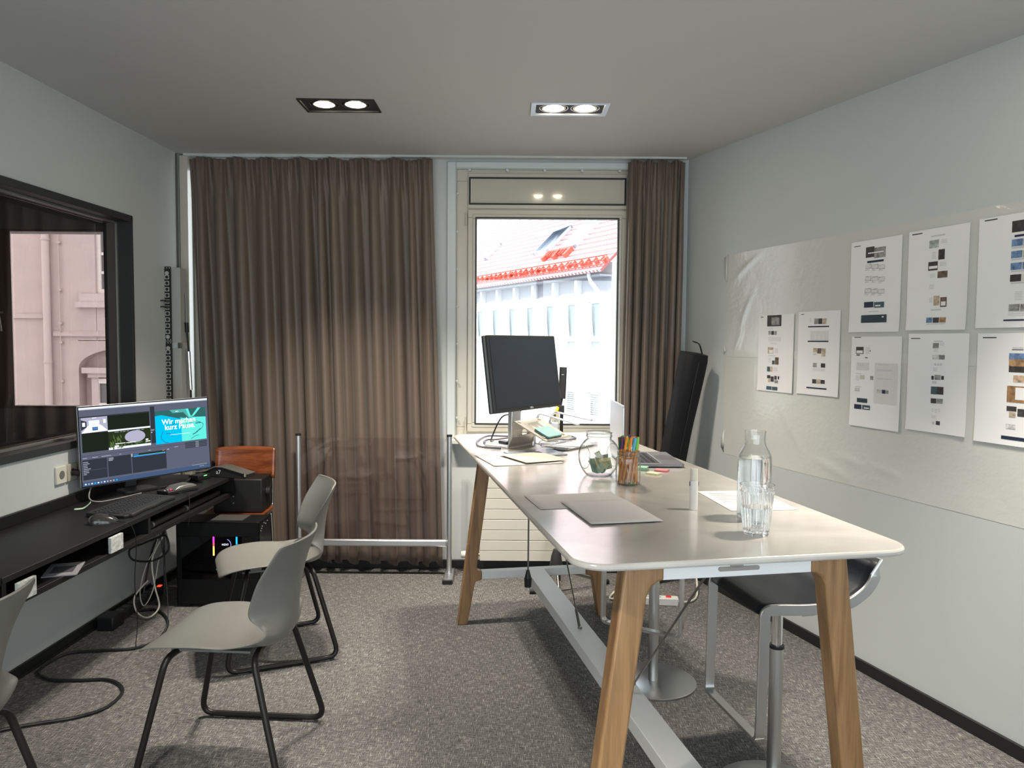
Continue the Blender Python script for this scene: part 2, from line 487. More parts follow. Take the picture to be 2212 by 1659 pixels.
# right wall
RW = Matrix.Translation((1.437, 4.009, 0)) @ Matrix.Rotation(WANG, 4, 'Z')   # local x along the wall to the camera, -y into the room
g = G(); g.box(-1.2, 6.2, 0, 0.2, 0, 3.0, M=RW)
struct(g.build('wall_right', WALL, smooth=0))
g = G()
for a in ((-3.0, 3.6, 0, 0.15), (-3.0, 3.6, 2.45, 3.0), (-3.0, -2.1, 0.15, 2.45), (2.9, 3.6, 0.15, 2.45)): g.box(a[0], a[1], YR - 0.2, YR, a[2], a[3])
struct(g.build('wall_rear', WALL, smooth=0))

# window wall: main window, curtained window, and the next room's window
OPEN = [(-3.42, -2.585, 1.04, 2.20), (-2.085, -0.75, 0.86, 2.655), (-0.365, 0.805, 0.86, 2.60)]
g = G()
x = -6.0
for a in OPEN:
    g.box(x, a[0], YB, 5.25, 0, 3.0); g.box(a[0], a[1], YB, 5.25, 0, a[2]); g.box(a[0], a[1], YB, 5.25, a[3], 3.0)
    x = a[1]
g.box(x, 1.6, YB, 5.25, 0, 3.0)
struct(g.build('wall_back', WALL, smooth=0))

BB = mat('black_baseboard', (0.014, 0.014, 0.014), 0.4)
g = G(); g.box(0, 0.012, -1.3, 4.98, 0, 0.055, M=LW); g.box(0.012, 0.020, -1.3, 4.98, 0, 0.012, M=LW)
struct(g.build('baseboard_left', BB, bevel=0.003))
g = G(); g.box(-1.03, 5.6, -0.014, 0, 0, 0.055, M=RW)
struct(g.build('baseboard_right', BB, bevel=0.003))
g = G(); g.box(-2.1, 1.11, 4.984, YB, 0, 0.06)
struct(g.build('baseboard_back', BB, bevel=0.003))

# unseen windows added behind the camera to brighten the room
w5 = bpy.data.objects.new('added_window_5', None); COL.objects.link(w5); struct(w5); w5.location = (0.4, YR - 0.1, 0.15)
g = G()
for k in range(4):
    x = -2.5 + k * 1.25
    for a in ((x, x + 1.25, 0, 0.05), (x, x + 1.25, 2.25, 2.30), (x, x + 0.05, 0.05, 2.25), (x + 1.20, x + 1.25, 0.05, 2.25)): g.box(a[0], a[1], -0.03, 0.03, a[2], a[3])
g.build('frame', CREAM, w5, bevel=0.004)
g = G(); g.quad((-2.5, 0, 0), (2.5, 0, 0), (2.5, 0, 2.3), (-2.5, 0, 2.3)); g.build('pane', PANE, w5)

# the next room, dark, seen through the studio window
g = G()
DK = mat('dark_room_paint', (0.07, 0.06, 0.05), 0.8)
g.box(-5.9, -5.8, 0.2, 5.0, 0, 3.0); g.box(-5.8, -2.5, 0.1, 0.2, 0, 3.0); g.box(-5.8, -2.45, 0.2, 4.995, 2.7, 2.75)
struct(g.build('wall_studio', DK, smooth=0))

# window_1: main window
def frame_ring(g, x0, x1, z0, z1, w, y0, y1, m=0):
    g.box(x0, x1, y0, y1, z0, z0 + w, m); g.box(x0, x1, y0, y1, z1 - w, z1, m)
    g.box(x0, x0 + w, y0, y1, z0 + w, z1 - w, m); g.box(x1 - w, x1, y0, y1, z0 + w, z1 - w, m)
w1 = bpy.data.objects.new('window_1', None); COL.objects.link(w1); struct(w1); w1.location = (0.22, 5.03, 0.86)
def loc(g, o=w1):
    g.v = [tuple(Vector(p) - o.location) for p in g.v]; return g
GASK = mat('black_gasket', (0.01, 0.01, 0.014), 0.5)
g = G(); frame_ring(g, -0.367, 0.807, 0.858, 2.602, 0.075, 5.02, 5.10)
g.box(-0.30, 0.74, 5.02, 5.10, 2.315, 2.375)
loc(g).build('frame', CREAM, w1, bevel=0.005)
g = G(); frame_ring(g, -0.292, 0.732, 0.905, 2.345, 0.052, 5.00, 5.07)
frame_ring(g, -0.262, 0.702, 0.935, 2.315, 0.030, 4.995, 5.005)
loc(g).build('sash', CREAM, w1, bevel=0.005)
g = G(); frame_ring(g, -0.243, 0.683, 0.955, 2.295, 0.008, 4.992, 5.04)
loc(g).build('gasket', GASK, w1)
g = G(); g.box(-0.240, 0.680, 5.028, 5.032, 0.958, 2.292)
loc(g).build('pane', PANE, w1)
g = G(); frame_ring(g, -0.292, 0.732, 2.352, 2.575, 0.030, 5.005, 5.06)
loc(g).build('transom_frame', CREAM, w1, bevel=0.004)
g = G(); frame_ring(g, -0.285, 0.725, 2.375, 2.550, 0.010, 4.998, 5.03); 
loc(g).build('gasket', GASK, w1)
g = G(); g.box(-0.276, 0.716, 5.008, 5.02, 2.384, 2.541)
loc(g).build('transom_panel', mat('cream_panel_gloss', (0.50, 0.48, 0.40), 0.12, coat=0.6), w1)
for z in (0.96, 2.28):
    g = G(); g.cyl((-0.302, 4.998, z - 0.04), (-0.302, 4.998, z + 0.04), 0.006)
    loc(g).build('hinge', CREAM, w1)
g = G()
for k in range(5): g.cyl((-0.28 + k * 0.24, 4.985, 2.592), (-0.28 + k * 0.24, 5.0, 2.592), 0.009, n=12)
for k in range(7): g.cyl((-0.357, 4.985, 1.0 + k * 0.24), (-0.357, 5.0, 1.0 + k * 0.24), 0.007, n=12)
loc(g).build('cover_caps', mat('white_caps', (0.6, 0.63, 0.62), 0.5), w1)
g = G(); g.box(-0.40, 0.84, 4.90, 5.03, 0.835, 0.865)
struct(g.build('trim_1', mat('window_sill_white', (0.62, 0.62, 0.60), 0.35), bevel=0.005))

g = G(); g.box(-0.425, -0.368, 4.982, 5.0, 0.865, 2.645); g.box(-0.368, 0.86, 4.982, 5.0, 2.603, 2.645); g.box(0.808, 0.86, 4.982, 5.0, 0.865, 2.603)
struct(g.build('trim_3', mat('reveal_paint', (0.60, 0.65, 0.65), 0.5), bevel=0.006))

# window_2: the curtained window, only its cream jamb and light show
w2 = bpy.data.objects.new('window_2', None); COL.objects.link(w2); struct(w2); w2.location = (-1.4, 5.05, 0.86)
g = G(); frame_ring(g, -2.085, -0.75, 0.86, 2.655, 0.05, 5.06, 5.13); g.box(-1.45, -1.39, 5.06, 5.13, 0.9, 2.6)
loc(g, w2).build('frame', CREAM, w2, bevel=0.004)
g = G(); g.box(-2.04, -0.80, 5.09, 5.094, 0.91, 2.605)
loc(g, w2).build('pane', PANE, w2)
g = G(); g.box(-2.118, -2.066, 4.93, 4.998, 0.06, 2.66)
struct(g.build('trim_2', CREAM, bevel=0.004))

# window_3: studio window in the left wall (black frame, deep reveal, two panes)
w3 = bpy.data.objects.new('window_3', None); COL.objects.link(w3); struct(w3)
w3.location = (lwx(0), 0, 0); w3.rotation_euler = (0, 0, LANG)
FR = mat('charcoal_frame', (0.030, 0.031, 0.031), 0.5)
g = G()
y0, y1, z0, z1 = OY0 - 0.02, OY1 + 0.014, OZ0 - 0.016, OZ1 + 0.018
for a in ((y0, y1, z0, z0 + 0.036), (y0, y1, z1 - 0.036, z1), (y0, y0 + 0.036, z0, z1), (y1 - 0.020, y1, z0, z1)):
    g.box(-0.149, 0.012, a[0], a[1], a[2], a[3])
g.build('frame', FR, w3, bevel=0.002)
def ring(xa, xb, inset, w, name, m):
    g = G(); a0, a1, b0, b1 = y0 + inset, y1 - inset + 0.016, z0 + inset, z1 - inset
    for a in ((a0, a1, b0, b0 + w), (a0, a1, b1 - w, b1), (a0, a0 + w, b0, b1), (a1 - w, a1, b0, b1)):
        g.box(xa, xb, a[0], a[1], a[2], a[3])
    return g.build(name, m, w3)
ring(-0.076, -0.066, 0.036, 0.010, 'seal', mat('grey_seal', (0.28, 0.28, 0.26), 0.4, 0.6))
ring(-0.138, -0.126, 0.036, 0.008, 'seal', BLACK)
ring(-0.126, -0.080, 0.036, 0.005, 'glazing_bead', mat('brown_grey_bead', (0.09, 0.078, 0.068), 0.5))
g = G(); g.box(-0.136, -0.130, y0 + 0.04, y1 - 0.021, z0 + 0.04, z1 - 0.04)
g.build('pane', thin_glass('studio_pane', (0.80, 0.74, 0.72), 1.5, 1.9), w3)

# window_4: next room's window behind it
w4 = bpy.data.objects.new('window_4', None); COL.objects.link(w4); struct(w4); w4.location = (-2.9, 5.0, 1.04)
g = G(); frame_ring(g, -3.42, -2.585, 1.04, 2.20, 0.016, 5.00, 5.06); g.prism([(-3.42, 4.97), (-3.225, 4.97), (-3.395, 5.245), (-3.42, 5.245)], 1.045, 2.195)
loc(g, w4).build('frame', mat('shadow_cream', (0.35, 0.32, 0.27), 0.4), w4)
g = G(); g.box(-3.25, -2.60, 5.03, 5.034, 1.056, 2.185)
loc(g, w4).build('pane', PANE, w4)
g = G(); g.tube(fillet([(-3.29, 4.97, 1.66), (-3.29, 4.93, 1.66), (-3.275, 4.93, 1.54)], 0.02), 0.009)
loc(g, w4).build('handle', mat('handle_white', (0.7, 0.68, 0.62), 0.3), w4)

# curtain rails under the ceiling
for k, (xa, xb) in enumerate(((-2.08, 1.09),)):
    g = G(); g.box(xa, xb, 4.905, 4.935, zc(0, 4.92) - 0.012, zc(0, 4.92) + 0.001)
    o = g.build('curtain_rail', mat('rail_white', (0.55, 0.57, 0.56), 0.4)); tag(o, 'slim white curtain rail along the ceiling above the window', 'curtain rail')

# ---------------------------------------------------------------- outside
PINK = mat('pink_render', (0.50, 0.40, 0.38), 0.9, bump=(9, 0.5), var=(1.6, 0.05, (1, 1, 2.2)))
PINKL = mat('pink_trim', (0.54, 0.44, 0.42), 0.8)
pk = thing('apartment_building', 'pink rendered house with downpipe seen through the dark studio window', 'building', (-8.0, 14.0, 0))
g = G(); pt = [(-4.5, -4.0), (1.9, -4.0), (1.9, 12.0), (-4.5, 12.0)]
g.box(-4.5, -0.1, 0.0, 0.3, -4, 12); g.box(-0.1, 0.44, 0.0, 0.3, 1.45, 12); g.box(0.45, 1.9, 0, 0.3, 3.9, 12); g.box(0.45, 1.9, 0, 0.3, 1.45, 2.31)
g.box(0.62, 1.9, 0.0, 0.3, 2.31, 2.33); g.box(0.08, 1.9, 0.25, 0.3, -4, 12)
g.box(-4.5, -0.50, -0.05, 0.0, 1.85, 1.93); g.box(-0.33, 1.9, -0.05, 0.0, 1.53, 1.60); g.box(-0.33, 1.9, -0.03, 0.0, 1.60, 1.625)
arc = [(0.10, 0.2), (0.10, 0.95)] + [(0.10 + 0.9 * (1 - math.cos(R(a))), 0.95 + 0.40 * math.sin(R(a))) for a in range(10, 91, 10)] + [(1.9, 1.35), (1.9, 1.5), (0.0, 1.5), (0.0, 0.2)]
g.box(-0.1, 0.1, 0, 0.25, -4, 1.45)
arc2 = [(0.10, 0.95)] + [(0.10 + 0.9 * (1 - math.cos(R(a))), 0.95 + 0.37 * math.sin(R(a))) for a in range(10, 91, 10)] + [(1.9, 1.32), (1.9, 1.46), (0.1, 1.46)]
g.prism(arc2, 0.0, 0.25, M=Matrix.Translation((0, 0.25, 0)) @ Matrix.Rotation(R(90), 4, 'X'))
g.build('wall', PINK, pk, smooth=0)
g = G(); g.cyl((-0.40, -0.09, -4), (-0.40, -0.09, 12), 0.062); 
for z in (3.25, 1.05, -1): g.cyl((-0.40, -0.09, z), (-0.40, -0.09, z + 0.03), 0.075)
g.build('downpipe', PINKL, pk)
g = G(); g.cyl((-0.19, -0.05, -4), (-0.19, -0.05, 12), 0.010, n=8)
for z in (3.2, 2.35, 1.75, 1.4, 0.7, 0.1): g.box(-0.225, -0.155, -0.06, 0, z, z + 0.035)
g.build('cable_conduit', mat('conduit_pink', (0.5, 0.40, 0.37), 0.6), pk)
def far_window(x0, x1, z0, z1, bars):
    f = G(); frame_ring(f, x0, x1, z0, z1, 0.09, 0.06, 0.14)
    for z in bars: f.box(x0 + 0.09, x1 - 0.09, 0.07, 0.12, z - 0.025, z + 0.025)
    o = f.build('window', mat('window_white', (0.72, 0.66, 0.62), 0.5), pk)
    h = G(); h.box(x0 + 0.08, x1 - 0.08, 0.10, 0.11, z0 + 0.08, z1 - 0.08)
    h.build('pane', mat('grey_far_pane', (0.13, 0.12, 0.125), 0.15), o)
far_window(0.42, 1.5, 2.30, 3.9, (3.03, 2.69))
g = G(); g.box(0.12, 1.9, -0.10, 0.02, 2.05, 2.15); g.box(0.16, 1.9, -0.05, 0.02, 2.15, 2.30)
g.build('window_sill', PINKL, pk)
g = G(); g.box(0.18, 1.9, -0.06, 0.25, 0.86, 0.96); g.box(0.26, 1.9, 0.0, 0.25, 0.78, 0.86)
g.box(0.30, 0.42, 0.05, 0.25, -2, 0.78)
g.build('lintel', PINKL, pk)
far_window(0.34, 1.5, 0.22, 0.76, ())

# white house across the street: local x runs along the facade away from us, local -y is its outside
WH = Vector((0.108 * 24, 24.0, 0))
WANG2 = math.atan2(0.886, -0.463)
wh = thing('office_building', 'white house with red tiled roof seen through the main window', 'building', WH, WANG2)
WM = mat('white_render', (0.66, 0.67, 0.68), 0.8); WS = mat('soffit_shade_grey', (0.34, 0.345, 0.38), 0.8)  # grey soffit tone holds the shade under the eave in its colour
# local +y here points away from the room: facade faces +y or -y depending on the turn; OUT is the outward sign
OUT = 1.0
def ob(g, x0, x1, d0, d1, z0, z1, m=0):
    """box with depth measured outwards from the facade"""
    a, b = sorted((OUT * d0, OUT * d1)); g.box(x0, x1, a, b, z0, z1, m)
g = G()
MOD = 1.415; W0 = -0.22
cols = [(W0 + k * MOD, W0 + k * MOD + 0.66) for k in range(9)]
rows = [(-0.9, -0.11), (1.30, 1.54), (1.63, 2.74)]
xs2 = [-0.85] + [v for c in cols for v in c] + [14.5]
for i in range(0, len(xs2), 2): ob(g, xs2[i], xs2[i + 1], -0.3, 0, -4, 3.9)
zs2 = [-4] + [v for r in rows for v in r] + [3.9]
for c in cols:
    for i in range(0, len(zs2), 2): ob(g, c[0], c[1], -0.3, 0, zs2[i], zs2[i + 1])
for c in cols:
    ob(g, c[0] - 0.10, c[1] + 0.05, 0, 0.06, 2.95, 2.99)
    ob(g, c[0] - 0.10, c[1] + 0.05, 0, 0.06, 1.12, 1.16)
ob(g, -0.85, 14.5, -0.4, -0.3, -4, 3.9)
g.build('wall', WM, wh, smooth=0)
for c in cols[:8]:
    for (z0, z1) in rows:
        f = G()
        for a in ((c[0], c[1], z0, z0 + 0.04), (c[0], c[1], z1 - 0.04, z1), (c[0], c[0] + 0.04, z0, z1), (c[1] - 0.10, c[1], z0, z1)):
            ob(f, a[0], a[1], -0.12, -0.04, a[2], a[3])
        o = f.build('window', mat('white_window_frame', (0.85, 0.85, 0.85), 0.5), wh)
        h = G(); ob(h, c[0] + 0.03, c[1] - 0.09, -0.10, -0.09, z0 + 0.03, z1 - 0.03)
        h.build('pane', mat('pale_far_pane', (0.22, 0.26, 0.265), 0.25), o)
        if z1 < 0:
            h = G()
            for k in range(11): ob(h, c[0] + 0.03, c[1] - 0.09, -0.085, -0.06, z0 + 0.05 + k * 0.068, z0 + 0.082 + k * 0.068)
            h.build('blind', mat('white_blind', (0.75, 0.76, 0.78), 0.6), o)
        elif z1 > 2:
            h = G(); h.quad((c[1] - 0.24, OUT * -0.05, z0 + 0.05), (c[1] - 0.12, OUT * -0.05, z0 + 0.05), (c[1] - 0.10, OUT * 0.02, z1 - 0.05), (c[1] - 0.16, OUT * 0.02, z1 - 0.05))
            h.build('tilted_sash', mat('white_window_frame', (0.85, 0.85, 0.85), 0.5), o, solid=0.02)
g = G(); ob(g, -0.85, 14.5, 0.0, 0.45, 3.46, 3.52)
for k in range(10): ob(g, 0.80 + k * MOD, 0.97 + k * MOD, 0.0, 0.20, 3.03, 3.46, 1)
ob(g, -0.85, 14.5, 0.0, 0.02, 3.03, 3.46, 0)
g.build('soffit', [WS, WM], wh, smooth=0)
g = G(); g.tube([(-0.7, OUT * 0.50, 3.66), (14.5, OUT * 0.50, 3.66)], 0.075, n=10)
g.build('gutter', mat('zinc', (0.62, 0.64, 0.68), 0.5), wh)
g = G(); g.tube(fillet([(-0.30, OUT * 0.50, 3.62), (-0.34, OUT * 0.45, 3.35), (-0.80, OUT * 0.06, 2.55), (-0.80, OUT * 0.06, -4)], 0.12), 0.06, n=10)
g.build('downpipe', mat('zinc', (0.62, 0.64, 0.68), 0.5), wh)
# roof: local x along the eave, local y up the slope
SL = R(44)
rf = G(); rf.box(-1.2, 24, -0.15, 14.0, -0.08, 0.0)
# roof frame: x along the eave, y up and away, z normal
e_x = Vector((1, 0, 0)); e_y = Vector((0, -OUT * math.cos(SL), math.sin(SL))); e_z = e_x.cross(e_y)
RM = Matrix((e_x, e_y, e_z)).transposed().to_4x4(); RM.translation = Vector((0, OUT * 0.55, 3.72))
rf.v = [(a, b, -c) for a, b, c in rf.v]
ro = rf.build('roof', tile_mat(), wh, smooth=0); ro.matrix_local = RM
def roof_bit(name, boxes, m, tilt=0.0):
    q = G()
    for b in boxes: q.box(*b)
    q.v = [(a, b, -c) for a, b, c in q.v]
    o = q.build(name, m, wh); o.matrix_local = RM; return o
RED = mat('red_snow_guard', (0.75, 0.10, 0.06), 0.5)
bx = []
for k in range(76):
    x = -0.75 + k * 0.2
    bx += [(x - 0.45, x - 0.43, 0.05 + 0.14 * (k % 2), 0.20 + 0.14 * (k % 2), 0.0, 0.13)]
    if k % 5 == 0: bx += [(x - 0.45, x - 0.37, 0.10, 0.30, 0.0, 0.13)]
bx += [(-1.15, 14.4, 0.03, 0.06, 0.03, 0.06), (-1.15, 14.4, 0.18, 0.21, 0.08, 0.11), (-1.15, 14.4, 0.34, 0.37, 0.12, 0.15)]
roof_bit('snow_guard', bx, RED)
roof_bit('snow_guard', [(1.76, 3.29, 1.12, 1.18, 0.1, 0.14), (1.76, 3.29, 0.95, 0.99, 0.05, 0.09)] + [(1.78 + 0.72 * k, 1.92 + 0.72 * k, 0.78, 1.18, 0, 0.15) for k in range(3)] + [(1.9 + 0.2 * k, 1.94 + 0.2 * k, 0.9, 1.1, 0, 0.15) for k in range(7)], RED)
SK = mat('skylight_frame', (0.52, 0.55, 0.62), 0.4); SG = mat('skylight_glass', (0.42, 0.50, 0.60), 0.2)
for (x0, x1, ya, yb, open_, gm) in ((1.78, 2.75, 1.27, 2.75, False, mat('white_blind', (0.75, 0.76, 0.78), 0.6)), (3.60, 4.65, 1.30, 2.70, True, SG), (9.25, 9.85, 1.64, 2.70, False, mat('white_blind', (0.75, 0.76, 0.78), 0.6))):
    o = roof_bit('skylight', [(x0, x1, ya, ya + 0.08, 0, 0.12), (x0, x1, yb - 0.08, yb, 0, 0.12), (x0, x0 + 0.07, ya, yb, 0, 0.12), (x1 - 0.07, x1, ya, yb, 0, 0.12)], SK)
    q = G()
    if open_:
        q.box(x0, x1, ya + 0.15, yb, 0.10, 0.16, M=Matrix.Translation((0, yb, 0.1)) @ Matrix.Rotation(R(-22), 4, 'X') @ Matrix.Translation((0, -yb, -0.1)))
        q.box(x0 + 0.07, x1 - 0.07, ya + 0.1, yb - 0.1, 0.0, 0.02)
    else:
        q.box(x0 + 0.06, x1 - 0.06, ya + 0.06, yb - 0.06, 0.05, 0.10)
    q.v = [(a, b, -c) for a, b, c in q.v]
    q.build('skylight_pane', gm, o)
g = G(); g.box(-40, 40, 5.3, 80, -4.2, -4.0)
struct(g.build('ground', mat('street_asphalt', (0.25, 0.25, 0.26), 0.9)))

# ---------------------------------------------------------------- curtains
def curtain(name, label, xt0, xt1, xb0, xb1, zb, folds, seed, yc=4.915, amp=0.032):
    rnd = random.Random(seed)
    # fold phases: unequal widths, every fold with its own depth and drift
    edges = [0.0]
    for k in range(folds): edges.append(edges[-1] + rnd.uniform(0.6, 1.5))
    edges = [e / edges[-1] for e in edges]
    dep = [rnd.uniform(0.55, 1.15) for _ in range(folds + 1)]
    drift = [rnd.uniform(-0.35, 0.35) for _ in range(folds + 1)]
    nu = folds * 30; nv = 44
    def fn(u, v):
        k = 0
        while k < folds - 1 and edges[k + 1] < u: k += 1
        t = (u - edges[k]) / (edges[k + 1] - edges[k])
        d = dep[k] * (1 - t) + dep[k + 1] * t
        dr = drift[k] * (1 - t) + drift[k + 1] * t
        z0 = zb - 0.026 * math.cos(2 * math.pi * (k + t)) - 0.03 * u
        z1 = zc(0, 4.92) - 0.024
        z = z1 + (z0 - z1) * v
        top = max(0.0, 1 - v / 0.10)
        grow = min(1.0, 0.22 + 2.2 * v ** 0.8)
        x = (xt0 + (xt1 - xt0) * u) * (1 - v) + (xb0 + (xb1 - xb0) * u) * v
        ph = 2 * math.pi * (k + t) + dr * 1.5 * v
        y = yc + amp * d * grow * math.cos(ph) * (1 + 0.25 * v) + 0.006 * math.cos(2 * ph + 4 * dep[k]) * (1 - 0.8 * v)
        x += 0.012 * grow * d * math.sin(2 * ph)
        y += top * 0.010 * math.sin(u * folds * 3.3 * 2 * math.pi + 2 * math.sin(u * 21))
        z += top * 0.008 * math.sin(u * folds * 3.7 + seed) * (1 if v < 0.02 else 0)
        return (x, y, z)
    g = G(); g.grid(lambda a, b: fn(a, b ** 1.3), nu, nv)
    o = g.build(name, CURT, smooth=0, solid=0.003)
    o.data.polygons.foreach_set('use_smooth', [True] * len(o.data.polygons))
    tag(o, label, 'curtain')
    return o
CURT = mat('brown_curtain_satin', (0.135, 0.100, 0.076), 0.38, spec=0.45, sheen=0.15, bump=(700, 0.05))
curtain('curtain', 'wide brown curtain drawn across the left window beside the white window frame', -2.045, -0.512, -1.975, -0.447, 0.080, 13, 5, amp=0.040)
curtain('curtain', 'narrow brown curtain gathered in the right corner behind the black bag', 0.725, 1.085, 0.700, 1.055, 0.075, 7, 11, amp=0.036)

# ---------------------------------------------------------------- table
TU = Vector((-0.1909, 0.9816, 0)); TV = Vector((0.9816, 0.1909, 0))
TANG = math.atan2(0.1909, 0.9816)
def tp(u, v, z=0.0): return TU * u + TV * v + Vector((0, 0, z))
T0 = tp(2.85, 0.90)                                   # table centre on the floor; local x = across, local y = along
table = thing('high_table', 'long high table with pale stone top and splayed oak legs', 'table', T0, TANG)
def tl(u, v, z): return (v - 0.90, u - 2.85, z)
ZT = 1.0
TW, TL_ = 0.866, 2.45
prof = rrect(TW, TL_, 0.085, 10)
g = G(); g.prism(prof, ZT - 0.017, ZT)
g.v = [(x + 0.002, y, z) for x, y, z in g.v]
g.build('tabletop', MARBLE, table, bevel=0.006)
def leg_poly(side):
    """outline of one leg in (across, up), ear reaching in to the apron and to the low beam"""
    s = side
    out = lambda z: 0.290 + 0.125 * (0.984 - z)
    q = [(out(0.984), 0.984), (out(0.0), 0.0), (out(0.0) - 0.052, 0.0), (out(0.235) - 0.060, 0.215)]
    q += [(out(0.235) - 0.066, 0.228), (out(0.235) - 0.098, 0.236), (out(0.235) - 0.098, 0.282), (out(0.282) - 0.068, 0.288), (out(0.31) - 0.063, 0.31)]
    zt = 0.86
    q += [(out(zt) - 0.066, zt), (out(zt) - 0.069, 0.892), (out(zt) - 0.080, 0.915), (out(zt) - 0.098, 0.928), (0.290 - 0.096, 0.930), (0.290 - 0.096, 0.984)]
    return [(s * x, z) for x, z in q]
for u0 in (1.705, 3.955):
    for s in (-1, 1):
        M = Matrix.Translation((0, u0 - 2.85, 0)) @ Matrix.Rotation(R(90), 4, 'X')
        g = G(); g.prism(leg_poly(s), -0.056, 0.0, M=M)
        g.v = [(x, y + (0.056 if u0 < 2 else -0.0) - (0.056 if u0 < 2 else 0.0), z) for x, y, z in g.v]
        g.build('leg', OAK, table, bevel=0.006)
    y = u0 - 2.85 + 0.0
    g = G(); g.box(-0.196, 0.196, y + 0.004, y + 0.052, 0.930, 0.984)
    ap = g.build('apron', WHITEM, table, bevel=0.002)
    if u0 < 2:
        h = G(); h.prism(rrect(0.108, 0.0105, 0.005), 0, 0.003, M=Matrix.Translation((0.0, y + 0.004, 0.950)) @ Matrix.Rotation(R(90), 4, 'X'))
        h.prism(rrect(0.034, 0.008, 0.003), 0, 0.003, M=Matrix.Translation((-0.006, y + 0.004, 0.9575)) @ Matrix.Rotation(R(90), 4, 'X'))
        h.build('badge_plate', mat('taupe_plate', (0.28, 0.26, 0.24), 0.5), ap)
    g = G(); g.box(-0.285, 0.285, y + 0.004, y + 0.052, 0.240, 0.280)
    g.build('cross_beam', WHITEM, table, bevel=0.002)
g = G(); g.box(-0.05, 0.05, 1.757 - 2.85, 3.955 - 2.85, 0.235, 0.285)
g.build('long_beam', WHITEM, table, bevel=0.002)
for s in (-1, 1):
    a = Vector((0, -0.07 + s * 0.30, 0.283)); b = Vector((0, -0.07 + s * 0.98, 0.965))
    g = G(); g.cyl(a, b, 0.0035, n=8); g.cyl(a, a + (b - a) * 0.09, 0.006, n=10); g.cyl(a + Vector((0, 0, 0.0)), a + Vector((0, 0, 0.012)), 0.009, n=10)
    g.build('tension_rod', mat('steel_rod', (0.30, 0.30, 0.29), 0.3, 1.0), table)

# ---------------------------------------------------------------- bar stools
def make_stool():
    r = thing('bar_stool', '', 'stool')
    # local: seat front towards -y, pole at the origin; bars at x = -W and +W
    W = 0.175
    g = G(); g.lathe([(0.0, 0.012), (0.185, 0.010), (0.190, 0.007), (0.190, 0.0), (0.0, 0.0)], n=48)
    g.build('base_disc', STEEL, r)
    g = G(); g.cyl((0, 0, 0.010), (0, 0, 0.50), 0.0225, n=24)
    g.build('pole', ALU, r)
    g = G(); g.cyl((0, 0, 0.50), (0, 0, 0.665), 0.0175, n=24); g.cyl((0, 0, 0.496), (0, 0, 0.506), 0.0245, m=1, n=24)
    g.build('gas_lift', [CHROME, BLACK], r)
    side = [(0.24, 0.815), (0.215, 0.742), (0.14, 0.690), (0.0, 0.683), (-0.10, 0.690), (-0.145, 0.690), (-0.150, 0.30)]
    rad = [0, 0.10, 0.10, 0.2, 0.1, 0.07, 0]
    sp = fillet([(0, y, z) for y, z in side], rad, 7)
    A = [Vector((W, p.y, p.z)) for p in sp]; B = [Vector((-W, p.y, p.z)) for p in reversed(sp)]
    # rear top corner, down side A, across the footrest, up side B, across the rear
    loop = A[:-1] + [Vector((W, -0.150, 0.32))] + fillet([(W, -0.150, 0.34), (W, -0.152, 0.285), (-W, -0.152, 0.285), (-W, -0.150, 0.34)], 0.06, 7) + [Vector((-W, -0.150, 0.32))][:0] + B[1:]
    loop = [p for i, p in enumerate(loop) if i == 0 or (p - loop[i - 1]).length > 1e-4]
    n = len(loop)
    ups = []
    for i, p in enumerate(loop):
        d = (loop[(i + 1) % n] - loop[i - 1]).normalized()
        # bar width lies across the seat plane: along y for the loop's uprights, along the seat's normal on the seat
        if p.z > 0.60:
            ups.append(Vector((0, d.z, -d.y)) if abs(d.x) < 0.5 else Vector((0, 0.3, 1)))
        else:
            ups.append(Vector((0, 1, 0)))
    for i in range(n):
        if ups[i].dot(ups[i - 1]) < 0: ups[i] = -ups[i]
    g = G(); g.tube(loop, 0, closed=True, flat=(0.034, 0.011), up=ups)
    g.build('bent_bar_frame', ALU, r)
    seat = [p for p in sp if p.z > 0.55]
    prof = [(p.y, p.z) for p in seat]
    def fn(u, v):
        i = v * (len(prof) - 1); k = min(int(i), len(prof) - 2); t = i - k
        y = prof[k][0] * (1 - t) + prof[k + 1][0] * t; z = prof[k][1] * (1 - t) + prof[k + 1][1] * t
        return (-W + 0.004 + (2 * W - 0.008) * u, y, z + 0.002)
    g = G(); g.grid(fn, 8, 60)
    g.build('seat', mat('black_leather', (0.007, 0.009, 0.013), 0.42, spec=0.35, bump=(160, 0.15)), r, solid=0.010)
    g = G(); g.box(-W, W, -0.02, 0.02, 0.664, 0.676)
    g.build('seat_bracket', ALU, r)
    return r
st = make_stool()
st['label'] = 'black leather bar stool nearest the camera, tucked in at the table corner'
st['group'] = 'bar stools along the table'
st.location = (0.880, 2.485, 0); st.rotation_euler = (0, 0, math.atan2(-0.191, -0.982) + R(90))
st2 = dup(st, (0.632, 3.323, 0), math.atan2(-0.85, -0.52) + R(90), 'black bar stool under the far half of the table, its round foot in view', 'bar stools along the table')

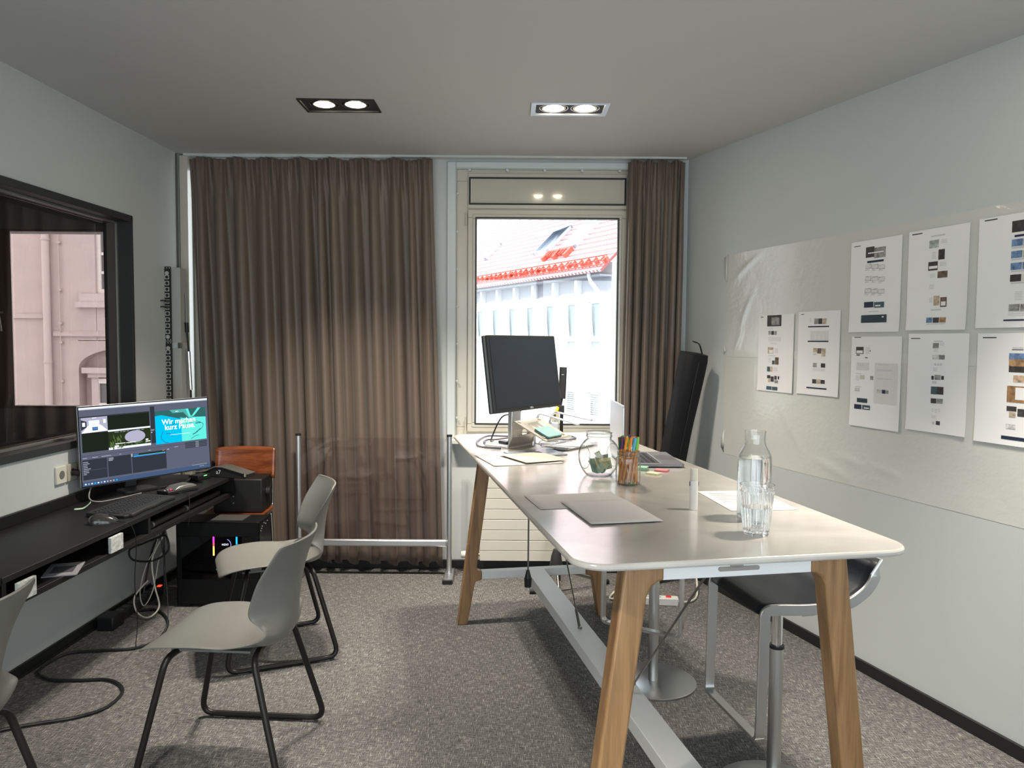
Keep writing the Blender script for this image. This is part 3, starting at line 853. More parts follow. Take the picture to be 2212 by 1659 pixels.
# ---------------------------------------------------------------- shell chairs
def make_chair():
    r = thing('shell_chair', '', 'chair')
    # local: forward = -x, so the back is at +x; profile (x, z, half width)
    pr = [(-0.262, 0.418, 0.150), (-0.250, 0.432, 0.190), (-0.225, 0.446, 0.212), (-0.17, 0.456, 0.226), (-0.10, 0.456, 0.232), (-0.03, 0.452, 0.230), (0.04, 0.446, 0.222), (0.10, 0.438, 0.212),
          (0.15, 0.432, 0.202), (0.185, 0.436, 0.194), (0.208, 0.452, 0.186), (0.221, 0.480, 0.178), (0.228, 0.515, 0.172), (0.233, 0.555, 0.172), (0.237, 0.600, 0.180), (0.243, 0.650, 0.192), (0.252, 0.700, 0.203), (0.264, 0.745, 0.206), (0.276, 0.782, 0.203), (0.282, 0.800, 0.194), (0.286, 0.808, 0.178)]
    P = smooth_path([(a, b, c) for a, b, c in pr], 3)
    def fn(u, v):
        i = v * (len(P) - 1); k = min(int(i), len(P) - 2); t = i - k
        p = P[k] * (1 - t) + P[k + 1] * t
        w = (u * 2 - 1)
        wide = p.z
        # seat: dished, front edge falls away; back: sides wrap forward
        s = min(1, max(0, (p.y - 0.45) / 0.10))
        dish = 0.022 * w * w * (1 - s) * max(0, min(1, (p.x + 0.30) / 0.25)) 
        wr = [(0.44, 0.05), (0.50, 0.095), (0.58, 0.110), (0.68, 0.082), (0.76, 0.052), (0.82, 0.036)]
        wz = next((a_[1] + (b_[1] - a_[1]) * (p.y - a_[0]) / (b_[0] - a_[0]) for a_, b_ in zip(wr, wr[1:]) if a_[0] <= p.y <= b_[0]), 0.05)
        wrap = -wz * (w * w) * s
        ear = 0.030 * abs(w) ** 3 * (1 - s) * max(0, min(1, (p.x - 0.05) / 0.12))
        return (p.x + wrap - 0.020 * w * w * (1 - s) * max(0, min(1, (p.x - 0.08) / 0.1)), wide * w, p.y + dish + ear)
    g = G(); g.grid(fn, 14, 46)
    sh = g.build('shell', SHELL, r, solid=0.008)
    sh.data.polygons.foreach_set('use_smooth', [True] * len(sh.data.polygons))
    md = sh.modifiers.new('subsurf', 'SUBSURF'); md.levels = 1; md.render_levels = 1
    g = G()
    for s in (-1, 1): g.prism(rrect(0.05, 0.03, 0.012), -0.006, 0.006, M=Matrix.Translation((-0.10, s * 0.13, 0.442)) @ Matrix.Rotation(R(90), 4, 'X'))
    g.box(-0.16, 0.12, -0.14, 0.14, 0.424, 0.432)
    g.build('seat_mount', mat('grey_underside', (0.16, 0.16, 0.15), 0.5), r)
    STM = mat('black_steel_tube', (0.022, 0.020, 0.019), 0.35, 0.4)
    for s in (-1, 1):
        pts = [(-0.135, s * 0.10, 0.425), (-0.150, s * 0.195, 0.420), (-0.245, s * 0.243, 0.013), (0.258, s * 0.243, 0.013), (0.150, s * 0.185, 0.418), (0.135, s * 0.10, 0.420)]
        g = G(); g.tube(fillet(pts, [0, 0.04, 0.06, 0.06, 0.05, 0], 7), 0.0115, n=12)
        lg = g.build('leg', STM, r)
        for x in (-0.17, 0.19):
            h = G(); h.tube([(x - 0.022, s * 0.243, 0.0085), (x + 0.022, s * 0.243, 0.0085)], 0.0085, n=10)
            h.build('floor_glide', mat('clear_white_glide', (0.5, 0.5, 0.48), 0.4), lg)
    for x, z in ((-0.135, 0.425), (0.135, 0.420)):
        g = G(); g.cyl((x, -0.10, z), (x, 0.10, z), 0.0105, n=12); g.build('cross_tube', STM, r)
    return r
ch = make_chair()
ch['label'] = 'grey plastic shell chair in the foreground with its sled legs in full view'
ch['group'] = 'grey shell chairs at the black desk'
ch.location = (-1.0, 2.725, 0); ch.rotation_euler = (0, 0, R(-4))
dup(ch, (-1.14, 3.66, 0), R(24), 'grey plastic shell chair farther back, in front of the computer tower', 'grey shell chairs at the black desk')
dup(ch, (-1.635, 2.02, 0), R(-3), 'grey plastic shell chair cut off by the left edge of the picture', 'grey shell chairs at the black desk')

# ---------------------------------------------------------------- black wall desks
def desk(label, y0, y1, divs):
    d = thing('wall_desk', label, 'desk', (lwx(y0) + 0.013, y0, 0), LANG)
    L = y1 - y0; D = 0.470
    zt = 0.690
    g = G(); g.box(0.0, D, 0.0, L - 0.002, zt - 0.022, zt); g.build('desktop', BLACKDESK, d, bevel=0.002)
    g = G(); g.box(0.0, 0.018, 0.0, L - 0.002, zt, zt + 0.052); g.build('upstand', BLACKDESK, d, bevel=0.002)
    g = G(); g.box(0.0, D - 0.004, 0.0, L - 0.002, 0.568, 0.592); g.build('lower_shelf', BLACKDESK, d, bevel=0.002)
    g = G(); g.box(0.0, 0.016, 0.0, L - 0.002, 0.592, zt - 0.022); g.build('back_panel', BLACKDESK, d)
    for y in divs:
        g = G(); g.box(0.016, D - 0.004, y - 0.011, y + 0.011, 0.592, zt - 0.022); g.build('divider', BLACKDESK, d)
    return d
desk('black wall-mounted desk carrying the big monitor, open cubbyholes below its top', 2.560, 4.565, (0.012, 0.993, 1.990))
desk('black wall desk piece in the lower left corner, joined to the longer desk', 0.95, 2.556, (0.012, 0.80, 1.592))

# ---------------------------------------------------------------- acrylic screen
sc = thing('partition_screen', 'low clear acrylic screen on aluminium posts before the left curtain', 'screen', (-0.865, 4.80, 0))
for s in (-1, 1):
    g = G(); g.cyl((s * 0.475, 0, 0.02), (s * 0.475, 0, 0.898), 0.0165, n=20); po = g.build('post', ALUL, sc)
    h = G(); h.cyl((s * 0.475, 0, 0.898), (s * 0.475, 0, 0.910), 0.0175, n=20); h.build('post_cap', BLACK, po)
    g = G(); g.box(s * 0.475 - 0.03, s * 0.475 + 0.03, -0.135, 0.10, 0.004, 0.028); fo = g.build('foot', ALUL, sc, bevel=0.006)
    h = G(); h.box(s * 0.475 - 0.031, s * 0.475 + 0.031, -0.150, -0.133, 0.0, 0.029); h.box(s * 0.475 - 0.031, s * 0.475 + 0.031, 0.10, 0.115, 0.0, 0.029); h.build('foot_cap', BLACK, fo, bevel=0.004)
g = G(); g.box(-0.462, 0.462, -0.017, 0.017, 0.198, 0.243); g.build('bottom_rail', ALUL, sc, bevel=0.010)
g = G(); g.box(-0.460, 0.460, -0.003, 0.003, 0.240, 0.885); g.build('acrylic_panel', thin_glass('clear_acrylic', (0.95, 0.93, 0.94), 1.5, 1.1), sc)

# ---------------------------------------------------------------- radiator
ra = thing('radiator', 'cream panel radiator under the window behind the high table', 'radiator', (0.30, 4.93, 0.0))
g = G()
for k in range(8): g.box(-0.50, 0.38, -0.05, -0.03, 0.085 + k * 0.0675, 0.085 + (k + 1) * 0.0675 - 0.003)
g.box(-0.495, 0.375, -0.033, 0.04, 0.088, 0.622)
g.build('panel', CREAMR, ra, bevel=0.002)
g = G(); g.cyl((-0.50, -0.01, 0.115), (-0.545, -0.01, 0.115), 0.010, n=12); g.cyl((-0.545, -0.01, 0.115), (-0.56, -0.01, 0.115), 0.015, n=14)
g.build('valve_pipe', mat('brass', (0.6, 0.45, 0.2), 0.3, 1.0), ra)
g = G(); g.cyl((-0.560, -0.01, 0.115), (-0.580, -0.01, 0.115), 0.018, n=20); g.cyl((-0.583, -0.01, 0.115), (-0.622, -0.01, 0.115), 0.024, 0.022, n=14)
g.build('thermostat_head', mat('white_valve_plastic', (0.68, 0.68, 0.65), 0.4), ra)

# ---------------------------------------------------------------- ceiling downlights
LAMP = emis('lamp_glow', (1.0, 0.86, 0.62), 40.0)
def fixture(h, label, silver, power=66.0, cone=105):
    x0, x1, y0, y1 = h
    cx, cy = (x0 + x1) / 2, (y0 + y1) / 2
    z = min(zc(x0, y0), zc(x1, y0))
    f = thing('recessed_downlight', label, 'ceiling light', (cx, cy, z), 0, 'twin downlights in the ceiling')
    w, d = x1 - x0, y1 - y0
    g = G(); fr = 0.020 if silver else 0.008
    fm = mat('satin_silver_frame', (0.62, 0.63, 0.68), 0.35, 0.8) if silver else BLACKM
    for a in ((-w / 2 - .004, w / 2 + .004, -d / 2 - .004, -d / 2 + fr), (-w / 2 - .004, w / 2 + .004, d / 2 - fr, d / 2 + .004), (-w / 2 - .004, -w / 2 + fr, -d / 2 + fr, d / 2 - fr), (w / 2 - fr, w / 2 + .004, -d / 2 + fr, d / 2 - fr)):
        g.box(a[0], a[1], a[2], a[3], -0.004, 0.012)
    g.build('frame', fm, f, bevel=0.001)
    g = G()
    a, b = w / 2 - 0.001, d / 2 - 0.001
    g.box(-a, a, -b, b, 0.150, 0.155); g.box(-a, -a + .003, -b, b, 0.008, 0.15); g.box(a - .003, a, -b, b, 0.008, 0.15); g.box(-a, a, -b, -b + .003, 0.008, 0.15); g.box(-a, a, b - .003, b, 0.008, 0.15)
    g.build('housing', BLACKM, f)
    plate_m = BLACKM
    for s in (-1, 1):
        px = s * 0.077
        g = G()
        # dark plate half with a round opening, made of a ring of quads
        n = 40; hw, hh = (w / 2 - fr) / 2, d / 2 - fr
        cxx = s * hw
        ring_in = [(px + 0.072 * math.cos(2 * math.pi * k / n), 0.072 * math.sin(2 * math.pi * k / n)) for k in range(n)]
        outp = []
        for k in range(n):
            t = 2 * math.pi * k / n; c, sn = math.cos(t), math.sin(t)
            ox = px - cxx
            kx = ((hw - ox) / c if c > 1e-6 else (-hw - ox) / c if c < -1e-6 else 1e9); ky = (hh / abs(sn) if abs(sn) > 1e-6 else 1e9)
            q = min(kx, ky); outp.append((px + c * q, sn * q))
        g.add([(x, y, 0.004) for x, y in ring_in] + [(x, y, 0.004) for x, y in outp], [(k, (k + 1) % n, n + (k + 1) % n, n + k) for k in range(n)])
        g.build('plate', plate_m, f, smooth=0)
        gm = mat('ring_white_metal', (0.75, 0.75, 0.76), 0.3, 0.5) if silver else mat('ring_dark_metal', (0.10, 0.095, 0.09), 0.3, 0.8)
        for rr, zz in ((0.070, 0.002), (0.058, 0.0)):
            g = G(); g.tube([(px + rr * math.cos(t * math.pi / 18), rr * math.sin(t * math.pi / 18), zz + (0.006 if rr < 0.06 else 0.004)) for t in range(36)], 0.0028, closed=True, n=8)
            g.build('gimbal_ring', gm, f)
        g = G(); g.lathe([(0.052, 0.004), (0.050, 0.012), (0.034, 0.040), (0.034, 0.044), (0.055, 0.010)], M=Matrix.Translation((px, 0, 0)), closed=True)
        lp = g.build('reflector', mat('reflector', (0.7, 0.7, 0.68), 0.2, 0.9), f)
        g = G(); g.lathe([(0.0, -0.007), (0.018, -0.004), (0.031, 0.006), (0.036, 0.020), (0.0, 0.022)], n=28, M=Matrix.Translation((px, 0, 0)))
        g.build('lamp', LAMP, f)
        sd = bpy.data.lights.new('downlight_beam', 'SPOT'); sd.energy = power; sd.color = (1.0, 0.91, 0.79)
        sd.spot_size = R(cone); sd.spot_blend = 1.0; sd.shadow_soft_size = 0.035
        so = bpy.data.objects.new('downlight_beam', sd); COL.objects.link(so); so.location = (cx + px, cy, z - 0.05)
    return f
fixture(FIX[0], 'black twin downlight above the left curtain, square to the room', False)
fixture(FIX[1], 'silver framed twin downlight in the ceiling above the window', True, 52.0)
fixture(SPARE[0], 'black twin downlight added out of view to brighten the room', False, 90.0)
fixture(SPARE[1], 'black twin downlight over the near end of the high table', False, 60.0, 78)

# ---------------------------------------------------------------- left: big monitor with the streaming program on its screen
S_BG = emis('screen_slate', (0.105, 0.115, 0.165), 1.0); S_DK = emis('screen_dark_slate', (0.030, 0.036, 0.050), 1.0)
S_LT = emis('screen_light', (0.75, 0.80, 0.95), 1.1); S_TX = emis('screen_text_grey', (0.40, 0.43, 0.52), 1.0)
S_GRN = emis('screen_near_black_green', (0.012, 0.018, 0.012), 1.0); S_LEAF = emis('screen_leaf', (0.10, 0.16, 0.05), 1.0); S_LEAF2 = emis('screen_leaf_dark', (0.022, 0.034, 0.014), 1.0)
S_CY = emis('screen_cyan', (0.0, 0.52, 0.85), 1.0); S_TU = emis('screen_turquoise', (0.12, 0.80, 0.70), 1.0); S_TG = emis('screen_teal_dark', (0.03, 0.13, 0.13), 1.0)
S_TG2 = emis('screen_teal_mid', (0.08, 0.42, 0.38), 1.0); S_BAR = emis('screen_taskbar', (0.055, 0.095, 0.19), 1.0); S_BLU = emis('screen_blue', (0.05, 0.25, 0.75), 1.0)
S_OV = emis('screen_lilac', (0.42, 0.42, 0.55), 1.0); S_WT = emis('screen_white', (0.95, 0.95, 1.0), 1.2); S_OR = emis('screen_orange', (0.9, 0.35, 0.05), 1.0); S_INK = emis('screen_ink', (0.02, 0.05, 0.08), 1.0)
MW, MH = 0.705, 0.403
mo = thing('monitor', 'large slim monitor on the black desk, lit screen with streaming software', 'monitor', (-1.91, 4.011, 0.690), R(54.0))
MT = Matrix.Translation((0, 0, 0.280)) @ Matrix.Rotation(R(-2.0), 4, 'X') @ Matrix.Rotation(R(-0.9), 4, 'Y')
g = G(); g.prism(rrect(MW, MH, 0.006), -0.010, 0.010, M=MT @ Matrix.Rotation(R(90), 4, 'X'))
g.build('casing', mat('silver_edge', (0.35, 0.35, 0.36), 0.35, 0.8), mo, bevel=0.002)
g = G(); g.box(-MW / 2 + 0.002, MW / 2 - 0.002, -0.0113, -0.0100, -MH / 2 + 0.002, MH / 2 - 0.002, M=MT)
g.build('bezel', BLACK, mo)
g = G(); sw, sh_ = MW - 0.016, MH - 0.016
scr_m = [S_BG, S_DK, S_LT, S_TX, S_GRN, S_LEAF, S_LEAF2, S_CY, S_TU, S_TG, S_TG2, S_BAR, S_BLU, S_OV, S_WT, S_OR, S_INK]
KEY = dict(bg=0, dk=1, lt=2, tx=3, gn=4, lf=5, l2=6, cy=7, tu=8, tg=9, t2=10, bar=11, blu=12, ov=13, wt=14, orr=15, ink=16)
lay = [0]
def poly(pts, key):
    """pts in screen fractions, from the top left"""
    lay[0] += 1; y = -0.0114 - 0.000012 * lay[0]
    g.add([((px - 0.5) * sw, y, (0.5 - py) * sh_) for px, py in pts], [tuple(range(len(pts)))], KEY[key], MT)
def rc(x, y, w, h, key): poly([(x, y), (x + w, y), (x + w, y + h), (x, y + h)], key)
def stroke(pts, w, key):
    P = smooth_path([(a, b, 0) for a, b in pts], 6)
    L, Rr = [], []
    for i, p in enumerate(P):
        d = (P[min(i + 1, len(P) - 1)] - P[max(i - 1, 0)]); d = Vector((d.x, d.y * 0.57, 0)).normalized()
        L.append((p.x - d.y * w, p.y + d.x * w * 1.75)); Rr.append((p.x + d.y * w, p.y - d.x * w * 1.75))
    for i in range(len(P) - 1): poly([L[i], L[i + 1], Rr[i + 1], Rr[i]], key); lay[0] -= 1
    lay[0] += 1
rc(0, 0, 1, 1, 'bg'); rc(0, 0, 1, 0.022, 'lt'); rc(0.52, 0.055, 0.035, 0.50, 'dk'); rc(0.0, 0.022, 1, 0.01, 'tx')
rc(0.0, 0.115, 0.515, 0.015, 'dk')
# left preview: meeting-room video, dark green page, oval on leaves
rc(0.012, 0.130, 0.500, 0.440, 'gn')
rc(0.012, 0.130, 0.185, 0.195, 'ov'); poly([(0.012, 0.325), (0.197, 0.315), (0.150, 0.235), (0.060, 0.235)], 'wt'); rc(0.065, 0.170, 0.075, 0.070, 'lt')
poly([(0.012, 0.155), (0.050, 0.18), (0.050, 0.25), (0.012, 0.29)], 'dk'); poly([(0.197, 0.14), (0.160, 0.17), (0.160, 0.24), (0.197, 0.28)], 'tx'); rc(0.088, 0.255, 0.040, 0.045, 'bar'); rc(0.092, 0.265, 0.030, 0.02, 'blu')
rc(0.02, 0.19, 0.02, 0.05, 'wt'); rc(0.168, 0.165, 0.018, 0.05, 'wt'); rc(0.09, 0.135, 0.03, 0.008, 'wt')
rc(0.197, 0.315, 0.318, 0.022, 'lt'); rc(0.197, 0.337, 0.318, 0.225, 'l2'); rc(0.197, 0.545, 0.318, 0.03, 'lt')
rl = random.Random(3)
for k in range(26):
    x = 0.205 + rl.random() * 0.09; y = 0.37 + rl.random() * 0.15
    poly([(x, y), (x + 0.012, y + 0.03 + rl.random() * 0.03), (x + 0.003, y + 0.06)], 'lf')
for k in range(14):
    x = 0.30 + rl.random() * 0.19; y = 0.49 + rl.random() * 0.03
    poly([(x, y), (x + 0.02, y + 0.015), (x + 0.003, y + 0.022)], 'lf')
poly([(0.395 + 0.078 * math.cos(R(a)), 0.432 + 0.080 * math.sin(R(a))) for a in range(0, 360, 12)], 'ov')
for x, w in ((0.245, 0.03), (0.285, 0.015), (0.305, 0.02), (0.335, 0.015), (0.405, 0.03), (0.445, 0.02)): rc(x, 0.348, w, 0.006, 'tx')
for x, y, w, h in ((0.245, 0.50, 0.075, 0.008), (0.325, 0.502, 0.07, 0.007), (0.24, 0.525, 0.03, 0.02), (0.475, 0.482, 0.02, 0.018), (0.475, 0.510, 0.035, 0.012)): rc(x, y, w, h, 'wt')
rc(0.518, 0.365, 0.030, 0.006, 'tx'); rc(0.518, 0.380, 0.026, 0.006, 'tx'); rc(0.522, 0.40, 0.006, 0.012, 'wt')
# right preview: break slide with hands and a slanted white paper
PX, PY, PWd, PHt = 0.555, 0.125, 0.425, 0.455
def pp(pts, key): poly([(PX + a * PWd, PY + b * PHt) for a, b in pts], key)
pp([(0, 0), (1, 0), (1, 1), (0, 1)], 'tu'); pp([(0, 0.0), (0.5, 0.0), (0.5, 1), (0, 1)], 'cy')
pp([(0, 0), (0.30, 0), (0.50, 0.30), (0.12, 0.13), (0, 0.15)], 'tg'); pp([(0.28, 0), (0.60, 0), (0.72, 0.30), (0.52, 0.28), (0.38, 0.16)], 't2'); pp([(0.60, 0), (1, 0), (1, 0.30), (0.72, 0.27)], 'tg')
pp([(0.60, 0), (0.65, 0), (0.70, 0.26), (0.66, 0.26)], 'tu'); pp([(0.84, 0), (0.90, 0), (0.76, 0.24), (0.70, 0.26)], 'tu'); pp([(0.30, 0.10), (0.55, 0.10), (0.66, 0.30), (0.44, 0.24)], 'tg')
def ps(pts, w=0.0016): stroke([(PX + a * PWd, PY + b * PHt) for a, b in pts], w, 'ink')
ps([(0.30, 0.46), (0.42, 0.42), (0.50, 0.54), (0.56, 0.60), (0.62, 0.52), (0.58, 0.40)]); ps([(0.14, 0.62), (0.10, 0.80), (0.16, 0.95), (0.24, 0.98)])
ps([(0.20, 0.70), (0.26, 0.72), (0.32, 0.82)]); ps([(0.66, 0.46), (0.80, 0.42), (0.94, 0.52), (0.90, 0.66), (0.80, 0.74)]); ps([(0.72, 0.82), (0.80, 0.76), (0.88, 0.66)], 0.003); ps([(0.68, 0.96), (0.76, 0.88), (0.84, 0.86)]); ps([(0.78, 0.48), (0.90, 0.47)], 0.003)
rc(PX + 0.40 * PWd, PY + 0.045 * PHt, 0.010, 0.012, 'wt'); rc(PX + 0.44 * PWd, PY + 0.04 * PHt, 0.004, 0.018, 'wt')
rc(PX + 0.27 * PWd, PY + 0.75 * PHt, 0.17, 0.006, 'lt')
# lower docks
for x, w in ((0.006, 0.172), (0.184, 0.172), (0.362, 0.268)): rc(x, 0.665, w, 0.255, 'dk')
rc(0.0, 0.615, 1, 0.003, 'dk'); rc(0.0, 0.650, 0.63, 0.012, 'bg'); rc(0.006, 0.80, 0.172, 0.003, 'bg')
for k in range(8): rc(0.010, 0.690 + 0.022 * k, 0.022 + 0.03 * rl.random(), 0.008, 'tx')
for k in range(3): rc(0.19, 0.675 + 0.016 * k, 0.03 + 0.012 * rl.random(), 0.008, 'tx')
for x, w in ((0.01, 0.03), (0.075, 0.04), (0.14, 0.07), (0.27, 0.015), (0.49, 0.02), (0.70, 0.03)): rc(x, 0.640, w, 0.007, 'tx')
rc(0.374, 0.676, 0.25, 0.012, 'gn'); rc(0.374, 0.672, 0.04, 0.010, 'blu'); rc(0.374, 0.700, 0.25, 0.010, 'blu'); rc(0.374, 0.692, 0.25, 0.005, 'tu')
rc(0.356, 0.66, 0.012, 0.04, 'tx'); rc(0.60, 0.665, 0.02, 0.006, 'orr')
rc(0.64, 0.66, 0.015, 0.006, 'lt')
for k in range(4): rc(0.79, 0.605 + 0.022 * k, 0.19, 0.012, 'dk'); rc(0.88, 0.607 + 0.022 * k, 0.028, 0.006, 'tx')
rc(0, 0.945, 1, 0.055, 'bar')
for k, c in enumerate(('lt', 'tx', 'lt', 'cy', 'lt', 'tx', 'lt', 'tx', 'orr', 'tx', 'cy')): rc(0.015 + 0.022 * k, 0.965, 0.011, 0.017, c)
rc(0.955, 0.955, 0.010, 0.02, 'lf'); rc(0.84, 0.935, 0.13, 0.005, 'tx'); rc(0.905, 0.960, 0.04, 0.006, 'tx')
lab(g.build('screen', scr_m, mo, smooth=0), 'lit screen')
for k, line in enumerate(('Wir machen', 'kurz Pause.')):
    fx, fy = PX + (0.455, 0.475)[k] * PWd, PY + (0.355, 0.525)[k] * PHt
    M = MT @ Matrix.Translation(((fx - 0.5) * sw, -0.0134, (0.5 - fy) * sh_)) @ Matrix.Rotation(R(90), 4, 'X')
    lab(text('lettering', line, 0.0385, S_WT, mo, M, ext=0.0001, bold=0.0007), 'white slide lettering')
g = G(); g.box(-0.03, 0.03, 0.175, 0.20, 0.010, 0.22); g.box(-0.03, 0.03, 0.01, 0.18, 0.20, 0.26)
g.build('stand_neck', mat('monitor_grey', (0.10, 0.10, 0.105), 0.4, 0.3), mo, bevel=0.006)
g = G(); g.prism(rrect(0.18, 0.13, 0.03), 0.0, 0.010, M=Matrix.Translation((0.0, 0.115, 0)))
g.build('stand_base', mat('monitor_grey', (0.10, 0.10, 0.105), 0.4, 0.3), mo)
CABG = mat('grey_cable', (0.22, 0.22, 0.22), 0.45); CABB = mat('black_cable', (0.014, 0.014, 0.015), 0.4); CABW = mat('beige_cable', (0.58, 0.56, 0.48), 0.45)
def cable(name, label, pts, r, m, n=7):
    g = G(); g.tube(smooth_path(pts, n), r, n=8)
    return tag(g.build(name, m), label, 'cable')
cable('monitor_cable', 'pale grey cable curling under the left end of the big monitor', [(-2.09, 3.80, 0.78), (-2.075, 3.74, 0.715), (-2.03, 3.75, 0.6945), (-1.97, 3.85, 0.6945), (-1.93, 3.97, 0.6945)], 0.0035, CABG)
cable('monitor_cable', 'pale cables lying under the right half of the big monitor', [(-1.90, 4.13, 0.6955), (-1.85, 4.22, 0.697), (-1.83, 4.32, 0.699), (-1.86, 4.42, 0.715)], 0.004, CABG)
# small hub with a green light
hb = thing('usb_hub', 'small black box with a green light under the right corner of the big monitor', 'hub', (-1.80, 4.40, 0.69), R(70))
g = G(); g.box(-0.05, 0.05, -0.035, 0.035, 0.0, 0.03); g.build('case', BLACK, hb, bevel=0.004)
g = G(); g.box(-0.005, 0.02, -0.0358, -0.035, 0.022, 0.026); g.build('indicator', emis('green_led', (0.15, 1.0, 0.2), 1.2), hb)

# keyboard: local x along its length (to the far end), local -y to the user's side
kb = thing('keyboard', 'black computer keyboard with a wrist rest before the big monitor', 'keyboard', (-1.825, 3.645, 0.690), R(88))
g = G()
out = [(-0.225, -0.095), (-0.20, -0.105), (-0.06, -0.100), (0.0, -0.108), (0.08, -0.102), (0.20, -0.110), (0.228, -0.095), (0.235, 0.0), (0.225, 0.085), (0.15, 0.10), (0.10, 0.092), (-0.08, 0.092), (-0.13, 0.10), (-0.205, 0.095), (-0.228, 0.0)]
g.prism(out, 0.0, 0.016)
g.v = [(x, y, z if z < 0.01 else 0.014 + 0.06 * (y + 0.1) * 0.6) for x, y, z in g.v]
g.build('body', BLACKM, kb, bevel=0.004)
g = G(); g.prism([(-0.20, -0.120), (-0.06, -0.108), (0.0, -0.118), (0.09, -0.110), (0.205, -0.122), (0.215, -0.080), (0.08, -0.068), (0.0, -0.072), (-0.08, -0.066), (-0.205, -0.075)], 0.0, 0.0175)
g.build('wrist_rest', mat('soft_black', (0.022, 0.022, 0.023), 0.5), kb, bevel=0.005)
KEYM = mat('black_key', (0.030, 0.030, 0.032), 0.4)
kg = G(); kg.box(-0.0092, 0.0092, -0.0092, 0.0092, 0, 0.0045); kg.v = [(x * (0.82 if z > 0 else 1), y * (0.82 if z > 0 else 1), z) for x, y, z in kg.v]
k0 = kg.build('key', KEYM, kb)
first = True
for r_ in range(6):
    for c in range(16):
        o = k0 if first else k0.copy()
        if not first: COL.objects.link(o); o.parent = kb
        first = False
        y = -0.052 + r_ * 0.0212 + (0.006 if r_ == 5 else 0)
        o.location = (-0.192 + c * 0.0252 + 0.004 * (r_ % 3), y, 0.0138 + 0.036 * (y + 0.1)); o.rotation_euler = (R(2), 0, 0)
# mouse
ms = thing('computer_mouse', 'shiny dark computer mouse at the near end of the keyboard', 'mouse', (-1.785, 3.325, 0.690), R(115))
g = G()
def mfn(u, v):
    t = math.pi * v; y = -0.060 * math.cos(t)
    hw = 0.033 * math.sin(t) ** 0.55 * (1.0 - 0.12 * math.cos(t)); hh = 0.041 * math.sin(t) ** 0.7 * (1 + 0.28 * math.cos(t) * -1)
    a = math.pi * u
    return (hw * math.cos(a), y, max(0.0, hh * math.sin(a) ** 0.8))
g.grid(mfn, 18, 24)
g.build('body', mat('glossy_graphite', (0.035, 0.034, 0.032), 0.16, coat=0.5), ms)
g = G(); g.cyl((-0.004, -0.028, 0.033), (0.004, -0.028, 0.033), 0.009, n=14); g.build('scroll_wheel', BLACK, ms)
g = G(); inv = (Matrix.Translation((-1.785, 3.325, 0.690)) @ Matrix.Rotation(R(115), 4, 'Z')).inverted()
g.tube([inv @ Vector(p) for p in smooth_path([(-1.735, 3.335, 0.700), (-1.70, 3.32, 0.697), (-1.672, 3.33, 0.690), (-1.660, 3.36, 0.60), (-1.70, 3.42, 0.40), (-1.74, 3.52, 0.18), (-1.80, 3.62, 0.02), (-1.80, 3.68, 0.006), (-1.76, 3.70, 0.006), (-1.74, 3.82, 0.05), (-1.80, 3.95, 0.25), (-1.88, 4.05, 0.50)], 7)], 0.0020, n=6)
g.build('cord', CABB, ms)
# desk control box: dark base, sloped metal top
cb = thing('audio_interface', 'small dark control box with silver wedge top behind the keyboard', 'audio box', (-1.765, 4.03, 0.690), R(62))
g = G(); g.box(-0.095, 0.095, -0.045, 0.045, 0.0, 0.020); g.build('case', BLACK, cb, bevel=0.004)
g = G(); g.prism([(-0.05, 0.020), (0.09, 0.020), (0.085, 0.030), (0.06, 0.040), (-0.02, 0.036)], -0.04, 0.04, M=Matrix.Rotation(R(90), 4, 'X')); g.build('metal_top', mat('satin_silver', (0.55, 0.53, 0.48), 0.28, 0.9), cb, bevel=0.003)
for k in range(4):
    g = G(); g.cyl((-0.088 + k * 0.018, -0.01, 0.020), (-0.088 + k * 0.018, -0.01, 0.026), 0.005, n=12)
    g.build('button', emis('red_led', (0.9, 0.05, 0.08), 0.8) if k == 2 else mat('grey_button', (0.3, 0.3, 0.3), 0.4), cb)
cable('thin_cable', 'thin black cable from the control box over the desk edge', [(-1.74, 3.96, 0.70), (-1.69, 3.95, 0.697), (-1.664, 3.93, 0.685), (-1.66, 3.92, 0.60), (-1.67, 3.93, 0.53)], 0.002, CABB)
# pale green note, curled
g = G(); g.grid(lambda u, v: (0.035 * (u - 0.5), 0.07 * (v - 0.5), 0.0015 + 0.024 * max(0, v - 0.45) ** 1.6 * 3), 2, 10)
tag(g.build('sticky_note', mat('pale_green_paper', (0.50, 0.66, 0.50), 0.7), solid=0.0006, loc=(-2.035, 3.61, 0.690), rot=(0, 0, R(-60))), 'curled pale green sticky note on the black desk left of the keyboard', 'note')

# things in the cubbyholes
def sticker_box(loc, label):
    b = thing('cardboard_box', label, 'box', loc, LANG, 'sticker boxes in the desk cubbyholes')
    g = G(); g.box(-0.014, 0.0, -0.048, 0.048, 0.0, 0.068); g.build('carton', mat('pale_grey_card', (0.50, 0.52, 0.50), 0.7, var=(70, 0.35)), b, bevel=0.002)
    return b
sticker_box((-1.681, 3.240, 0.592), 'small pale grey box at the open edge of the cubbyhole below the mouse')
sticker_box((-1.681, 2.632, 0.592), 'small pale grey box in the cubbyhole at the near end of the longer desk')
lf = thing('leaflet', 'folded grey leaflet lying in the cubbyhole between the two small boxes', 'leaflet', (-1.76, 2.96, 0.592), R(20))
g = G(); g.box(-0.05, 0.07, -0.09, 0.09, 0.0, 0.004); g.box(-0.03, 0.05, -0.05, 0.04, 0.004, 0.0045, 1); g.build('sheet', [mat('leaflet_grey', (0.30, 0.30, 0.32), 0.5), mat('leaflet_print', (0.08, 0.08, 0.09), 0.5)], lf)
